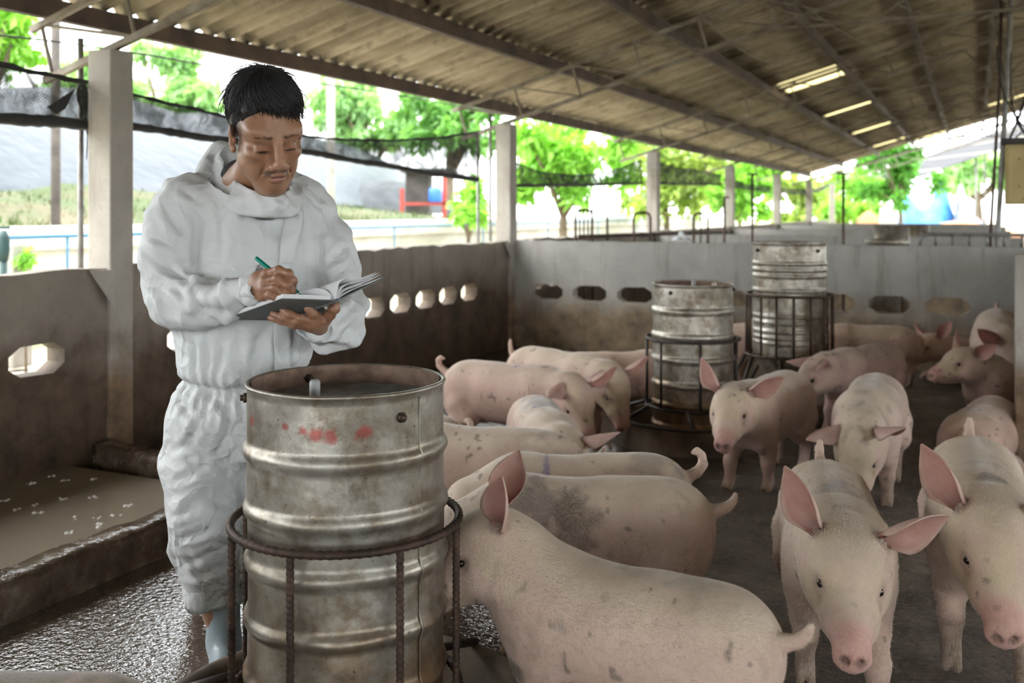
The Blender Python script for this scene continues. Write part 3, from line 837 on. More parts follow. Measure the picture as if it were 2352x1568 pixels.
def pig(label, W=None, R=None, s=.92, T=None, E=None, loc=None, heading=None, head=None, hp=.35, roll=0, ears='side', bend=0.0, lower=0.0, tpitch=0.0, pose='stand', tail='curl',
        mud=.3, mudc=(.055, .045, .038), tint=(1, 1, 1), mark=(), step=0.0, res=.0105, notch=False, neck=0.0, hair=0, seed=1, fat=1.0, lx=.93, nl=1.0, patch=(), stride=None, dirty=.5):
    """W, R: (u, v, height) of the withers and the rump; loc/heading give the place directly. Local x forward, y left."""
    if T is not None:
        t_ = at_d(T[0], 800, T[1]); e_ = at_d(E[0], 800, E[1]); d = nrm((e_ - t_)[:2]); heading = math.atan2(d[1], d[0]); loc = t_[:2] + d * .465 * lx * s
    elif W is not None:
        w = at_z(*W); r = at_z(*R); d = (w - r)[:2]; heading = math.atan2(d[1], d[0]); loc = r[:2] + d * .6
    else: loc = np.asarray(loc, float)[:2]
    root = empty('pig', (loc[0], loc[1], 0), heading, label, 'pig', PIG_GROUP)
    S = Sculpt(); S_ = S; 
    hx = 0.0
    if head is not None:   # head direction given in (right, away) of the picture
        hd = FWD[:2] * head[1] + RGT[:2] * head[0]; ha = math.atan2(hd[1], hd[0]) - heading
        hx = max(-1.35, min(1.35, math.atan2(math.sin(ha), math.cos(ha))))
    dz = -lower
    ct, st_ = math.cos(tpitch), math.sin(tpitch)
    def B(p):                      # spine bend and torso pitch
        x, y, z = p; x = x * lx
        if tpitch:
            hx0, hz0 = -.30, .30
            xx, zz = x - hx0, z - hz0
            x, z = hx0 + xx * ct - zz * st_, hz0 + xx * st_ + zz * ct
        if abs(bend) > 1e-4:
            a = bend * x; rad = 1 / bend
            x, y = (rad - y) * math.sin(a), rad - (rad - y) * math.cos(a)
        return np.array([x, y, z + dz])
    def RB(x): return rotm(bend * x, -tpitch)
    f = fat
    _e0 = S.ell
    def _el(c, r, R=None, k=.03, cut=False): return _e0(c, (r[0] * (lx * .5 + .5), r[1], r[2]), R, k, cut)
    S.ell = _el
    S.ell(B((-.31, 0, .385)), (.165, .132*f, .150), RB(-.31), .05)
    S.ell(B((-.17, 0, .375)), (.20, .140*f, .162), RB(-.17), .06)
    S.ell(B((-.02, 0, .362)), (.24, .147*f, .170), RB(0), .06)
    S.ell(B((.14, 0, .365)), (.19, .138*f, .168), RB(.14), .06)
    S.ell(B((.24, 0, .380)), (.13, .122*f, .155), RB(.24), .06)
    for sd in (-1, 1):            # hams and shoulders
        S.ell(B((-.335, sd*.068*f, .35)), (.115, .072, .145), RB(-.33) @ rotm(0, .2), .05)
        S.ell(B((.225, sd*.082*f, .325)), (.095, .055, .135), RB(.22) @ rotm(0, -.15), .05)
    # neck + head
    N0 = B((.30, 0, .405)); Rn = rotm(bend * .3 + hx * .55, hp * .35 - tpitch * .5 - neck); N1 = N0 + Rn @ np.array([.105 * nl, 0, .035])
    Rh = rotm(bend * .3 + hx, hp, roll)
    C = N1 + Rn @ np.array([.055 * nl, 0, .01]) + Rh @ np.array([.015, 0, .0])
    S.cone(B((.20, 0, .395)), N1, .138, .112, .05); S.cone(N1, C, .112, .088, .04)
    S.cone(N0 + np.array([0, 0, -.03]), C + Rh @ np.array([.0, 0, -.035]), .115, .075, .04)
    S.ell = _e0; HS = 1.13
    H = lambda x, y, z: C + Rh @ (np.array([x, y, z]) * HS)
    _ell, _cone = S.ell, S.cone
    class HW:                     # the same tools at head scale
        def ell(q, c, r, R=None, k=.03, cut=False): _ell(c, np.asarray(r) * HS, R, k, cut)
        def cone(q, a, b, ra, rb, k=.02, cut=False): _cone(a, b, ra * HS, rb * HS, k, cut)
    S = HW()
    S.ell(C, (.098, .086, .086), Rh, .03)
    S.ell(H(.035, 0, .028), (.065, .062, .058), Rh, .03)
    for sd in (-1, 1):
        S.ell(H(.010, sd*.052, -.045), (.082, .043, .052), Rh, .035)
        S.ell(H(.062, sd*.045, .034), (.036, .022, .018), Rh @ rotm(0, .35), .018)
        S.ell(H(.10, sd*.040, -.038), (.07, .026, .034), Rh, .03)
    S.cone(H(.07, 0, .002), H(.205, 0, -.038), .060, .0395, .03)
    S.cone(H(.02, 0, -.065), H(.185, 0, -.074), .054, .024, .025)
    nose = Rh @ rotm(0, -.28)
    S.ell(H(.226, 0, -.043), (.013, .041, .035), nose, .010)
    S.ell(H(.212, 0, -.043), (.018, .036, .031), nose, .012)
    for sd in (-1, 1):
        S.ell(H(.239, sd*.0155, -.040), (.016, .0078, .0098), nose, .004, True)
        S.cone(H(.196, sd*.030, -.068), H(.105, sd*.056, -.066), .0035, .0035, .008, True)
        S.ell(H(.083, sd*.069, .012), (.017, .016, .013), Rh, .008, True)
        S.cone(H(.066, sd*.064, .026), H(.098, sd*.057, .022), .0065, .005, .006)
        S.cone(H(.064, sd*.065, .000), H(.098, sd*.060, -.004), .0060, .005, .008)
    S = S_
    Re = rotm(bend * .3 + hx, hp * .35, roll); es = ears if isinstance(ears, (tuple, list)) else (ears, ears); EA = []
    for sd, st in ((1, es[0]), (-1, es[1])):
        ax, nn = EARS[st] if isinstance(st, str) else st
        ax = nrm(Re @ np.array([ax[0], ax[1] * sd, ax[2]])); nn = nrm(Re @ np.array([nn[0], nn[1] * sd, nn[2]])); eb = H(-.040, sd*.062, .052); EA.append((sd, ax, nn, eb))
    # legs
    feet = []
    def leg(pts, rs, toe, big=1.0):
        S.chain(pts, rs, .022)
        e = np.asarray(pts[-1]); fd = nrm(np.array([toe[0], toe[1], 0])); sdv = np.array([-fd[1], fd[0], 0])
        tz = toe[2] if len(toe) > 2 else 0
        for q in (-1, 1):
            S.cone(e + sdv * q * .010 + np.array([0, 0, .006]), e + fd * .040 + sdv * q * .016 + np.array([0, 0, -.030 + tz]), .019, .0135, .008)
        S.cone(e - fd * .022 + sdv * .012 + np.array([0, 0, .004]), e - fd * .034 + sdv * .014 + np.array([0, 0, -.012]), .009, .006, .006)
        feet.append(e)
    if pose == 'stand':
        stp = stride or (step, -step, -step, step)
        i = 0
        for sd in (-1, 1):
            q = stp[i]; i += 1
            top = B((.225, sd*.085*f, .31)); el = B((.205 + q*.3, sd*.088*f, .205)); kn = B((.225 + q*.75, sd*.088*f, .135)); ft = B((.222 + q, sd*.088*f, .055))
            for a in (kn, ft): a[2] -= 0
            ft[2] = .043 + dz * 0; kn[2] = max(.06, kn[2])
            fd = RB(.22) @ np.array([1, 0, 0])
            leg([top, el, kn, ft], [.066, .043, .033, .0255], fd)
        for sd in (-1, 1):
            q = stp[i]; i += 1
            top = B((-.30, sd*.088*f, .30)); stf = B((-.25 + q*.2, sd*.098*f, .235)); hk = B((-.395 + q*.7, sd*.088*f, .165)); ft = B((-.365 + q, sd*.088*f, .055)); ft[2] = .043
            fd = RB(-.3) @ np.array([1, 0, 0])
            leg([top, stf, hk, ft], [.085, .066, .036, .0265], fd)
    elif pose == 'lie':
        for sd in (-1, 1):
            a = B((.23, sd*.09, .27)); a[2] = max(a[2], .07); 
            leg([a, np.array([.27, sd*.125, .05]), np.array([.40, sd*.13, .043])], [.06, .036, .026], (1, 0))
            b = B((-.30, sd*.10, .27)); b[2] = max(b[2], .08)
            leg([b, np.array([-.17, sd*.165, .075]), np.array([-.33, sd*.17, .045]), np.array([-.20, sd*.185, .043])], [.085, .055, .032, .025], (1, 0))
    elif pose == 'sit':
        for sd in (-1, 1):
            a = B((.225, sd*.085, .30)); x = a[0] + .05 * (1 + .5 * sd)
            leg([a, np.array([x - .02, sd*.085, a[2]*.55]), np.array([x, sd*.085, .043])], [.062, .038, .026], (1, 0))
            b = B((-.28, sd*.10, .28)); b[2] = max(b[2], .10)
            leg([b, np.array([-.08, sd*.165, .12]), np.array([-.20, sd*.16, .045]), np.array([.08, sd*.16, .043])], [.095, .060, .036, .027], (1, 0, .01))
    # tail
    tb = B((-.465, 0, .445)); back = RB(-.45) @ np.array([-1, 0, 0]); up = RB(-.45) @ np.array([0, 0, 1])
    lat = np.cross(up, back)
    TP = {'curl': [(0, 0, 0), (.035, .0, .02), (.060, .008, .045), (.060, .020, .078), (.040, .022, .095), (.022, .012, .088)],
          'up': [(-.01, 0, -.01), (.022, 0, .022), (.035, .004, .05), (.040, .006, .085), (.036, .004, .115)],
          'flick': [(-.01, 0, -.02), (.025, 0, -.012), (.052, .004, -.004), (.072, .006, .012), (.084, .006, .038)],
          'down': [(0, 0, 0), (.03, 0, -.02), (.04, .004, -.06), (.036, .008, -.11)]}[tail]
    tp = [tb + back * a + lat * b + up * c for a, b, c in TP]; m = len(tp)
    S.chain(tp, [.024 - .013 * (k / (m - 1)) ** .8 for k in range(m)], .012)
    V, F = S.mesh(res, 2)
    Nn = vnormals(V, F)
    # colours (skin, pink snout, legs, mud, spray marks)
    rs = np.random.RandomState(seed)
    C0 = np.tile(np.array([.62, .44, .365]), (len(V), 1))
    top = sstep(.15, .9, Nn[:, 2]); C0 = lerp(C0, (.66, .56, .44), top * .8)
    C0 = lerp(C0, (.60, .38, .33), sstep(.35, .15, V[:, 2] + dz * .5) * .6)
    hl = (V - C) @ Rh / HS
    isn = sstep(.16, .20, hl[:, 0]) * (np.abs(hl[:, 1]) < .07) * (np.abs(hl[:, 2]) < .12)
    ishead = (sstep(-.09, .0, hl[:, 0])) * (np.linalg.norm(hl * np.array([.6, 1, 1]), axis=1) < .17)
    C0 = lerp(C0, (.60, .50, .33), ishead * sstep(.42, .62, fbm(V, 13, seed + 3)) * .75)
    C0 = lerp(C0, (.60, .315, .285), isn * .9)
    nd = np.minimum(np.linalg.norm(hl - np.array([.239, .0155, -.040]), axis=1), np.linalg.norm(hl - np.array([.239, -.0155, -.040]), axis=1))
    C0 = lerp(C0, (.16, .06, .055), sstep(.016, .009, nd))
    ed = np.minimum(np.linalg.norm((hl - np.array([.085, .066, .010])) * np.array([.8, 1, 1]), axis=1), np.linalg.norm((hl - np.array([.085, -.066, .010])) * np.array([.8, 1, 1]), axis=1))
    C0 = lerp(C0, (.36, .235, .20), sstep(.034, .014, ed) * .8)
    C0 = lerp(C0, (.22, .15, .06), sstep(.022, .008, np.minimum(np.linalg.norm((hl - np.array([.105, .062, -.012])), axis=1), np.linalg.norm((hl - np.array([.105, -.062, -.012])), axis=1))) * .6)
    hf = sstep(.036, .024, V[:, 2]); C0 = lerp(C0, (.34, .20, .11), hf)
    lowd = sstep(.22, .05, V[:, 2] + (fbm(V, 16, seed + 5) - .5) * .16); C0 = lerp(C0, (.17, .115, .08), lowd * dirty)
    mm = sstep(.66 - .12 * mud, .74 - .12 * mud, fbm(V * np.array([1, 1, .8]), 9.5, seed + 11, 4)); C0 = lerp(C0, mudc, mm * sstep(.45, .6, fbm(V * np.array([1, 1, .4]), 38, seed + 12)) * min(1, mud * 1.6) * .55)
    sp = sstep(.80, .84, vn(V, 46, seed + 21)) * sstep(.45, .6, fbm(V, 6, seed + 8)); C0 = lerp(C0, mudc, sp * .75)
    for (px_, py_, pz_, pr, pc, st2) in patch:
        d = np.linalg.norm(V - B((px_, py_, pz_)), axis=1) + (fbm(V, 22, seed + 31, 4) - .5) * pr * 1.5
        C0 = lerp(C0, pc, sstep(pr, pr * .45, d) * st2)
    for (px_, wd) in mark:            # blue stock mark across the back
        d = np.abs(V[:, 0] - px_ - .10 * V[:, 1]) + (fbm(V, 40, seed + 41) - .5) * .03
        C0 = lerp(C0, (.13, .13, .36), sstep(.014, .004, d) * (np.abs(V[:, 1]) < wd) * (Nn[:, 2] > .2) * .75)
    for sd, ax, nn, eb in EA: C0 = lerp(C0, (.16, .085, .07), sstep(.042, .018, np.linalg.norm(V - (eb + nn * .006 + ax * .012), axis=1)) * .85)  # shade of the ear hole painted onto the skin at the base
    C0 = C0 * np.asarray(tint)[None, :]
    verts = [V]; faces = [F]; cols = [C0]; midx = [np.zeros(len(F), int)]; nv = len(V)
    for sd, ax, nn, eb in EA:
        ev, ef, _ = ear_grid(eb - ax * .004 - nn * .014 + Re @ np.array([0, sd * .006, 0]), ax, nn, .19, .070, notch and sd < 0)
        k = len(ev) // 2
        ec = np.tile(np.array([.62, .43, .36]), (len(ev), 1)); ec[:k] = np.array([.51, .335, .285]); jj = np.arange(len(ev)) % 9; ec[(jj == 0) | (jj == 8)] = np.array([.70, .56, .46])  # rim paler for its hairs, with their backlight painted in
        ec = lerp(ec, (.12, .07, .06), sstep(.065, .01, np.linalg.norm(ev - eb, axis=1)) * (np.arange(len(ev)) < k) * .7)  # shade deep in the ear cup painted into the inner side
        ec = lerp(ec, (.68, .56, .48), (np.arange(len(ev)) >= k) * .35)
        verts.append(ev); faces.append(ef + nv); cols.append(ec * np.asarray(tint)[None, :]); midx.append(np.ones(len(ef), int)); nv += len(ev)
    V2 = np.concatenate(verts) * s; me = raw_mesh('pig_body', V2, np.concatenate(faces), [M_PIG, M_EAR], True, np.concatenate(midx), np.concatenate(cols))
    o = bpy.data.objects.new('body', me); link(o, root)
    for sd in (-1, 1):
        e = bpy.data.objects.new('eye', EYE_ME); link(e, root); e.location = tuple(H(.0805, sd*.0605, .0115) * s); e.scale = (s, s, s)
    if hair:                       # short bristles over the back
        tri = V[F[:, 0]]; Nf = Nn[F[:, 0]]
        ok = np.where((V[F[:, 0]][:, 2] > .14) & (isn[F[:, 0]] < .1))[0]
        pick = rs.choice(ok, hair); u = rs.rand(hair, 1); v = rs.rand(hair, 1)
        P = (V[F[pick, 0]] * (1-u) * (1-v) + V[F[pick, 1]] * u * (1-v) + V[F[pick, 2]] * u * v + V[F[pick, 3]] * (1-u) * v)
        N = Nn[F[pick, 0]]
        dirn = np.tile(RB(0) @ np.array([-1.0, 0, -.35]), (hair, 1)) + rs.randn(hair, 3) * .28; hm = ishead[F[pick, 0]][:, None]
        dirn = dirn * (1 - hm) + hm * (np.tile(Rh @ np.array([-.7, 0, .3]), (hair, 1)) + rs.randn(hair, 3) * .3)
        tng = dirn - N * np.sum(dirn * N, 1)[:, None]; tng /= np.linalg.norm(tng, axis=1)[:, None] + 1e-9
        Lh = .0105 * (.6 + .8 * rs.rand(hair, 1)); sdv = np.cross(N, tng) * .00042
        tip = P + (N * .30 + tng * .95) * Lh; mid = P + (N * .24 + tng * .45) * Lh
        HV = np.stack([P - sdv, P + sdv, mid + sdv * .8, mid - sdv * .8, tip], 1).reshape(-1, 3) * s
        b = np.arange(hair)[:, None] * 5
        hme = bpy.data.meshes.new('bristles'); 
        hf_ = [tuple(q) for q in np.concatenate([b + np.array([[0, 1, 2, 3]])], 1)] + [tuple(q) for q in (b + np.array([[3, 2, 4]]))]
        hme.from_pydata(HV.tolist(), [], hf_); hme.materials.append(M_BRISTLE)
        ho = bpy.data.objects.new('bristles', hme); link(ho, root); ho['kind'] = 'stuff'
    return root
PGREY = (.10, .10, .11)
pig('large pig in the foreground feeding behind the near drum, one ear notched', T=(1780, 2.12), E=(1178, 2.44), s=.89, lx=.85, nl=1.1, fat=1.06, head=(-1, -.05), hp=.42, ears=(((-.10, .45, .85), (.75, .55, .05)), ((-.45, .45, .75), (.1, -.8, .3))), notch=True,
    tail='flick', mud=.35, res=.0085, seed=2, neck=.85, hair=26000, patch=((.30, .12, .26, .045, (.03, .035, .025), .9), (.12, .14, .42, .03, PGREY, .5), (-.30, .13, .35, .022, (.22, .2, .1), .7), (-.25, .0, .52, .09, PGREY, .35)))
pig('pig with a large black smudge over its shoulder, behind the foreground pig', T=(1632, 3.00), E=(1020, 3.02), s=.92, head=(-1, -.05), hp=1.0, neck=-.6, ears='hang', tail='flick', mud=.25, seed=3, res=.0095, hair=14000, fat=1.04,
    patch=((.16, .10, .44, .16, PGREY, .75), (.02, .12, .40, .12, (.09, .075, .06), .7), (.10, .12, .30, .10, (.12, .09, .06), .6), (-.10, .14, .34, .03, PGREY, .7)))
pig('pig with tightly curled tail and blue mark, third of the row at the near drum', T=(1580, 3.36), E=(990, 3.30), s=.90, head=(-1, .0), hp=1.0, neck=-.6, ears='hang', tail='curl', mud=.3, seed=4, mark=((.10, .12),), res=.0105,
    patch=((-.30, .05, .50, .10, PGREY, .4), (-.40, .06, .46, .05, PGREY, .6)))
pig('pig with an arched back just right of the near drum', T=(1340, 3.60), E=(830, 3.80), s=.93, head=(-1, .3), hp=.5, ears='back', tail='flick', mud=.3, seed=5, patch=((-.28, .06, .47, .07, PGREY, .5),))
pig('pig with bluish streaks on its rump, head down behind the arched pig', T=(1218, 4.66), E=(1290, 3.92), s=.86, head=(.35, -1), hp=.9, ears='fwd', tail='up', mud=.3, seed=6, mark=((-.22, .08), (-.02, .06)), patch=((-.1, 0, .53, .12, (.33, .33, .34), .7),))
pig('pink pig facing right with drooping ear, tail against the rim of the near drum', T=(1030, 5.42), E=(1325, 5.02), s=.93, head=(.30, -1), hp=.75, ears=('side', 'flop'), tail='curl', mud=.15, seed=7, mark=((.05, .05),), tint=(1.02, .95, .97))
pig('pale pig with red backlit ear, farther of the two heads by the trough', T=(1183, 6.0), E=(1410, 5.40), s=.93, head=(.40, -1), hp=.85, ears=('side', 'flop'), tail='up', mud=.15, seed=8, tint=(1.03, 1.0, .98))
pig('pale pig lying flat beside the left rear drum', s=.98, loc=at_d(1425, 900, 6.75), heading=PSI + .12, head=(1, .2), hp=.5, pose='lie', lower=.185, tail='down', mud=.05, seed=9, tint=(1.05, 1.0, .97), ears='back')
pig('pig standing in front of the left rear drum, looking at the camera', T=(1830, 5.12), E=(1672, 4.46), s=.93, head=(-.45, -1), hp=.38, ears=('side', 'up'), tail='down', mud=.15, seed=10, step=.04, tint=(1.0, .97, .97), neck=.2)
pig('pink pig at the tall drum with its tail curled up, stepping left', T=(2050, 6.26), E=(1892, 5.72), s=.90, head=(-1, -.25), hp=.6, ears='flop', tail='curl', mud=.05, seed=12, step=.06, tint=(1.02, .93, .97))
pig('brownish pig standing against the cross wall right of the tall drum', s=.84, loc=at_d(1990, 850, 7.40), heading=PSI + math.pi - .25, head=(-1, .1), hp=.6, ears='fwd', tail='down', mud=.3, seed=13, tint=(.86, .78, .70), dirty=.9)
pig('pig walking forward with head low and a blue stripe on its rump', T=(2020, 4.95), E=(1972, 4.14), s=.96, head=(-.55, -1), hp=.95, ears=('fwd', 'flop'), tail='down', mud=.45, seed=14, step=.05, mark=((-.15, .12),), patch=((.28, 0, .50, .06, PGREY, .4),), dirty=.8, neck=-.35)
pig('pig sitting upright against the right wall, facing left', s=.88, loc=at_d(2302, 960, 5.95), heading=PSI + math.pi + .48, head=(-1, -.30), hp=.10, ears=('side', 'up'), pose='sit', tpitch=.36, lower=.20, tail='down', mud=.3, seed=15, tint=(.92, .84, .80), dirty=.6)
pig('pig resting by the cross wall with pink ears raised', s=.90, loc=at_d(2250, 850, 7.58), heading=PSI + math.pi, head=(-1, -.35), hp=.30, ears=('up', 'side'), pose='lie', lower=.17, tail='down', mud=.2, seed=16, tint=(.95, .85, .82), neck=.35)
pig('pale pig standing at the back beside the right wall, head turned down', s=1.10, loc=at_d(2292, 830, 6.98), heading=PSI - math.pi / 2 - .45, head=(.25, -1), hp=.8, ears='side', tail='up', mud=.2, seed=17, neck=-.4, patch=((-.35, -.08, .35, .12, (.09, .07, .05), .6),))
pig('pig lying with its back to the camera beside the right wall', s=.95, loc=at_d(2262, 1040, 5.02), heading=PSI + .9, head=(1, -.2), hp=.9, neck=-.7, ears='back', pose='lie', lower=.19, tail='down', mud=.25, seed=18, tint=(1.0, .95, .93), fat=1.1)
pig('near pig facing the camera with wide spread ears', T=(1888, 3.27), E=(1952, 2.40), s=.96, head=(-.26, -1), hp=.40, ears=('side', 'up'), tail='up', mud=.25, seed=20, res=.0085, hair=22000, roll=-.08, neck=.16, patch=((.05, 0, .53, .09, PGREY, .65), (.10, -.12, .30, .10, (.14, .11, .09), .6), (-.02, .02, .53, .05, (.15, .15, .3), .4)), stride=(-.08, .14, .06, -.05), dirty=.8, notch=False)
pig('near pig at the right edge walking towards the camera', T=(2232, 3.46), E=(2282, 2.54), s=1.02, head=(-.34, -1), hp=.52, ears=('side', 'up'), tail='up', mud=.2, seed=21, res=.0085, hair=20000, neck=.1, patch=((.30, 0, .54, .05, (.07, .06, .05), .7), (.10, 0, .54, .08, PGREY, .3)), stride=(.05, .16, -.05, -.10), dirty=1.0, tint=(.97, .95, .92))
pig('pig partly hidden between the two rear drums', s=.90, loc=at_d(1640, 800, 7.15), heading=PSI - .25, head=(1, -.8), hp=.15, ears='fwd', tail='down', mud=.1, seed=22, tint=(1.04, .97, .97), neck=.4, res=.012)
pig('dark-backed pig at the bottom left corner in front of the wet floor', s=.93, loc=at_d(-160, 1700, 1.70), heading=PSI + math.pi, head=(-1, 0), hp=.5, ears='back', tail='down', mud=.6, seed=23, tint=(.5, .44, .40), dirty=1.0, patch=((0, 0, .54, .35, (.10, .08, .065), .75),))
pig('pig behind the man, only a hind hoof and tail showing beside his leg', T=(414, 3.24), E=(850, 3.44), s=.62, head=(1, .4), hp=.5, ears='back', tail='down', mud=.2, seed=24, res=.012)
pig('pig of which only the rump and tail show above the arched pig', T=(1055, 4.05), E=(800, 4.55), s=.84, head=(-1, .5), hp=.5, ears='back', tail='curl', mud=.2, seed=25, res=.012)
# ================================================================== THE MAN
MD, MU = 2.84, 560.0
MX0 = (MU - U0) * MD / FPX
def mp(u, v, y=0.0):
    """picture point at a depth offset -> the man's frame (x right, y away from the camera, z up)"""
    d = MD + y
    return np.array([(u - U0) * d / FPX - MX0, y, CZ - (v - V0) * d / FPX])
man_loc = at_d(MU, 1500, MD); man_loc[2] = 0
MAN = empty('person', man_loc, PSI, 'man in white hooded coverall writing in an open notebook beside the drum', 'person')
def m_skin():
    n = NT('human_skin'); at = n.n('ShaderNodeVertexColor', layer_name='col')
    c = n.mix(n.ramp(n.noise(60, 4, .6), [(.35, .25), (.65, 0.0)]), at.outputs['Color'], (.20, .10, .06))
    n.set(Base_Color=c, Roughness=.42, Normal=n.bump(n.noise(220, 3), .12, .002))
    return n.m
def m_coverall():
    n = NT('coverall_fabric')
    w = n.n('ShaderNodeVectorMath', operation='ADD'); n.L(n.tc.outputs['Object'], w.inputs[0])
    nz = n.n('ShaderNodeTexNoise'); nz.inputs['Scale'].default_value = 5; n.L(n.tc.outputs['Object'], nz.inputs['Vector'])
    sc = n.n('ShaderNodeVectorMath', operation='SCALE'); n.L(nz.outputs['Color'], sc.inputs[0]); sc.inputs['Scale'].default_value = .07
    n.L(sc.outputs[0], w.inputs[1]); vec = w.outputs[0]
    mp_ = n.n('ShaderNodeMapping'); n.L(vec, mp_.inputs['Vector']); mp_.inputs['Scale'].default_value = (1, 1, .55)
    x, y, z = n.sep()
    low = n.ramp(z, [(.80, 1.0), (.98, .45)])          # crumpled below the waist, smoother on the chest
    def line(scale, width, v): return n.ramp(n.math('ABSOLUTE', n.math('SUBTRACT', n.noise(scale, 2, .5, v), .5)), [(0, 1.0), (width, 0.0)])
    l1 = line(5.5, .075, mp_.outputs[0]); l2 = line(11, .07, vec); l3 = line(20, .08, vec)
    f1 = n.ramp(n.voro(8.5, 'DISTANCE_TO_EDGE', mp_.outputs[0]), [(0, 0.0), (.5, 1.0)]); f2 = n.ramp(n.voro(18, 'DISTANCE_TO_EDGE', vec), [(0, 0.0), (.5, 1.0)]); fc = n.math('ADD', n.math('MULTIPLY', f1, 1.6), n.math('MULTIPLY', f2, .35))
    h = n.math('ADD', n.math('MULTIPLY', l1, .7), n.math('MULTIPLY', n.math('ADD', n.math('MULTIPLY', l2, .3), n.math('ADD', n.math('MULTIPLY', l3, .0), n.math('MULTIPLY', fc, .8))), low))
    b = n.bump(h, .6, .016, n.bump(n.noise(300, 2), .08, .001))
    c = n.ramp(n.noise(4, 5, .6), [(.35, (.76, .785, .785)), (.7, (.66, .685, .685))])
    c = n.mix(n.ramp(n.noise(14, 6, .7), [(.62, 0.0), (.8, .35)]), c, (.32, .31, .27))
    n.set(Base_Color=c, Roughness=.58, Normal=b)
    tr = n.n('ShaderNodeBsdfTranslucent'); tr.inputs['Color'].default_value = (.65, .67, .66, 1); n.L(b, tr.inputs['Normal'])
    mx = n.n('ShaderNodeMixShader'); mx.inputs[0].default_value = .10
    n.L(n.b.outputs[0], mx.inputs[1]); n.L(tr.outputs[0], mx.inputs[2]); n.L(mx.outputs[0], n.out.inputs[0])
    return n.m
M_SKIN, M_COVER = m_skin(), m_coverall()
def m_hair():
    n = NT('black_hair'); n.set(Base_Color=n.ramp(n.noise(60, 3), [(.3, (.012, .012, .014)), (.7, (.026, .025, .027))]), Roughness=.5); return n.m
M_HAIR = m_hair()
M_BOOT = pmat('pale_rubber', (.36, .43, .46), (.27, .33, .36), 5, .35, .1, 60)

# ---- coverall -------------------------------------------------------------------------------
K = Sculpt()
K.cone(mp(432, 462, -.04), mp(712, 472, .05), .072, .068, .05)
K.ell(mp(578, 560, .0), (.178, .130, .20), rotm(.28), .06)
K.ell(mp(520, 470, .0), (.12, .09, .07), None, .06); K.ell(mp(640, 475, .01), (.11, .09, .07), None, .06)
K.ell(mp(566, 725, -.01), (.202, .150, .21), rotm(.2), .07); K.ell(mp(690, 600, .03), (.075, .10, .16), None, .05)
K.ell(mp(563, 840, -.01), (.185, .142, .11), rotm(.2), .05)
K.ell(mp(562, 960, .0), (.212, .155, .155), rotm(.15), .05)
K.chain([mp(478, 980, .0), mp(474, 1060, -.01), mp(476, 1175, -.03), mp(478, 1270, -.01), mp(485, 1318, .0)], [.122, .121, .112, .092, .082], .03)
K.chain([mp(655, 980, .03), mp(650, 1080, .03), mp(640, 1190, .02), mp(628, 1300, .04), mp(624, 1318, .05)], [.122, .118, .10, .088, .082], .03)
# sleeves
K.chain([mp(425, 462, -.04), mp(398, 520, -.06), mp(391, 590, -.07), mp(398, 678, -.09)], [.078, .082, .083, .080], .016)
K.chain([mp(400, 688, -.09), mp(455, 698, -.16), mp(520, 686, -.23), mp(585, 662, -.285)], [.078, .068, .058, .045], .018)
K.chain([mp(708, 478, .05), mp(752, 540, .04), mp(778, 610, .02), mp(786, 700, -.02)], [.070, .066, .064, .070], .016)
K.chain([mp(786, 705, -.02), mp(778, 740, -.10), mp(752, 748, -.17), mp(735, 748, -.20)], [.070, .066, .060, .050], .018)
# elbow folds
for a, b, r in (((345, 590, -.10), (440, 640, -.18), .013), ((340, 650, -.08), (430, 735, -.16), .012), ((838, 700, -.05), (760, 775, -.18), .012), ((740, 800, -.17), (820, 770, -.08), .010)):
    K.cone(mp(*a), mp(*b), r, r * .5, .05)
# hood bunched behind the neck
K.chain([mp(468, 428, .0), mp(476, 392, .05), mp(512, 362, .10), mp(575, 365, .13), mp(640, 395, .11), mp(664, 432, .03)], [.030, .036, .036, .034, .028, .022], .03)
K.chain([mp(460, 420, .06), mp(505, 395, .12), mp(580, 400, .15), mp(650, 425, .10)], [.035, .045, .045, .035], .04)
K.cone(mp(548, 300, -.03), mp(560, 452, -.02), .078, .080, .012, True)
K.cone(mp(590, 330, -.10), mp(600, 440, -.10), .066, .066, .012, True)
CV, CF = K.mesh(.0062, 2)
CN = vnormals(CV, CF)
zz = CV[:, 2]
def ridged(P, sc, seed): n1 = fbm(P, sc, seed, 2); return 1 - np.abs(2 * n1 - 1) * 2.2
warp = np.stack([fbm(CV, 6, 91), fbm(CV, 6, 92), fbm(CV, 6, 93)], 1) - .5
PW = CV + warp * .045
def tri(x): return 1 - 2 * np.abs(x - np.floor(x) - .5) * 1.0
lowm = sstep(1.00, .86, zz); armL = sstep(-.17, -.21, CV[:, 0]) * sstep(.9, .95, zz); front = sstep(-.14, -.19, CV[:, 1]) * sstep(.93, .98, zz) * sstep(1.25, 1.18, zz)
slv = np.clip(armL + front + sstep(.19, .23, CV[:, 0]) * sstep(.9, .95, zz), 0, 1)
chest = np.clip(1 - lowm - slv, 0, 1)
disp = .006 * (fbm(PW * np.array([1, 1, .45]), 8, 51) - .5) * 2
RW = np.random.RandomState(17)
def creases(n, amp, f0, f1, zb, mask, sharp=1.0):
    """sharp folded creases: triangle waves along random directions, each living in its own patches"""
    out = 0
    for i in range(n):
        d = RW.randn(3); d[2] = d[2] * zb; d = d / np.linalg.norm(d); f_ = RW.uniform(f0, f1)
        m = sstep(.46, .62, fbm(CV, 5.5, 200 + i + int(zb * 10) * 20, 2))
        out = out + (tri((PW @ d) * f_ + RW.rand()) ** sharp - .5) * m
    return out * amp * mask
disp = disp + creases(9, .0070, 4, 8.5, 1.3, lowm, 1.5)
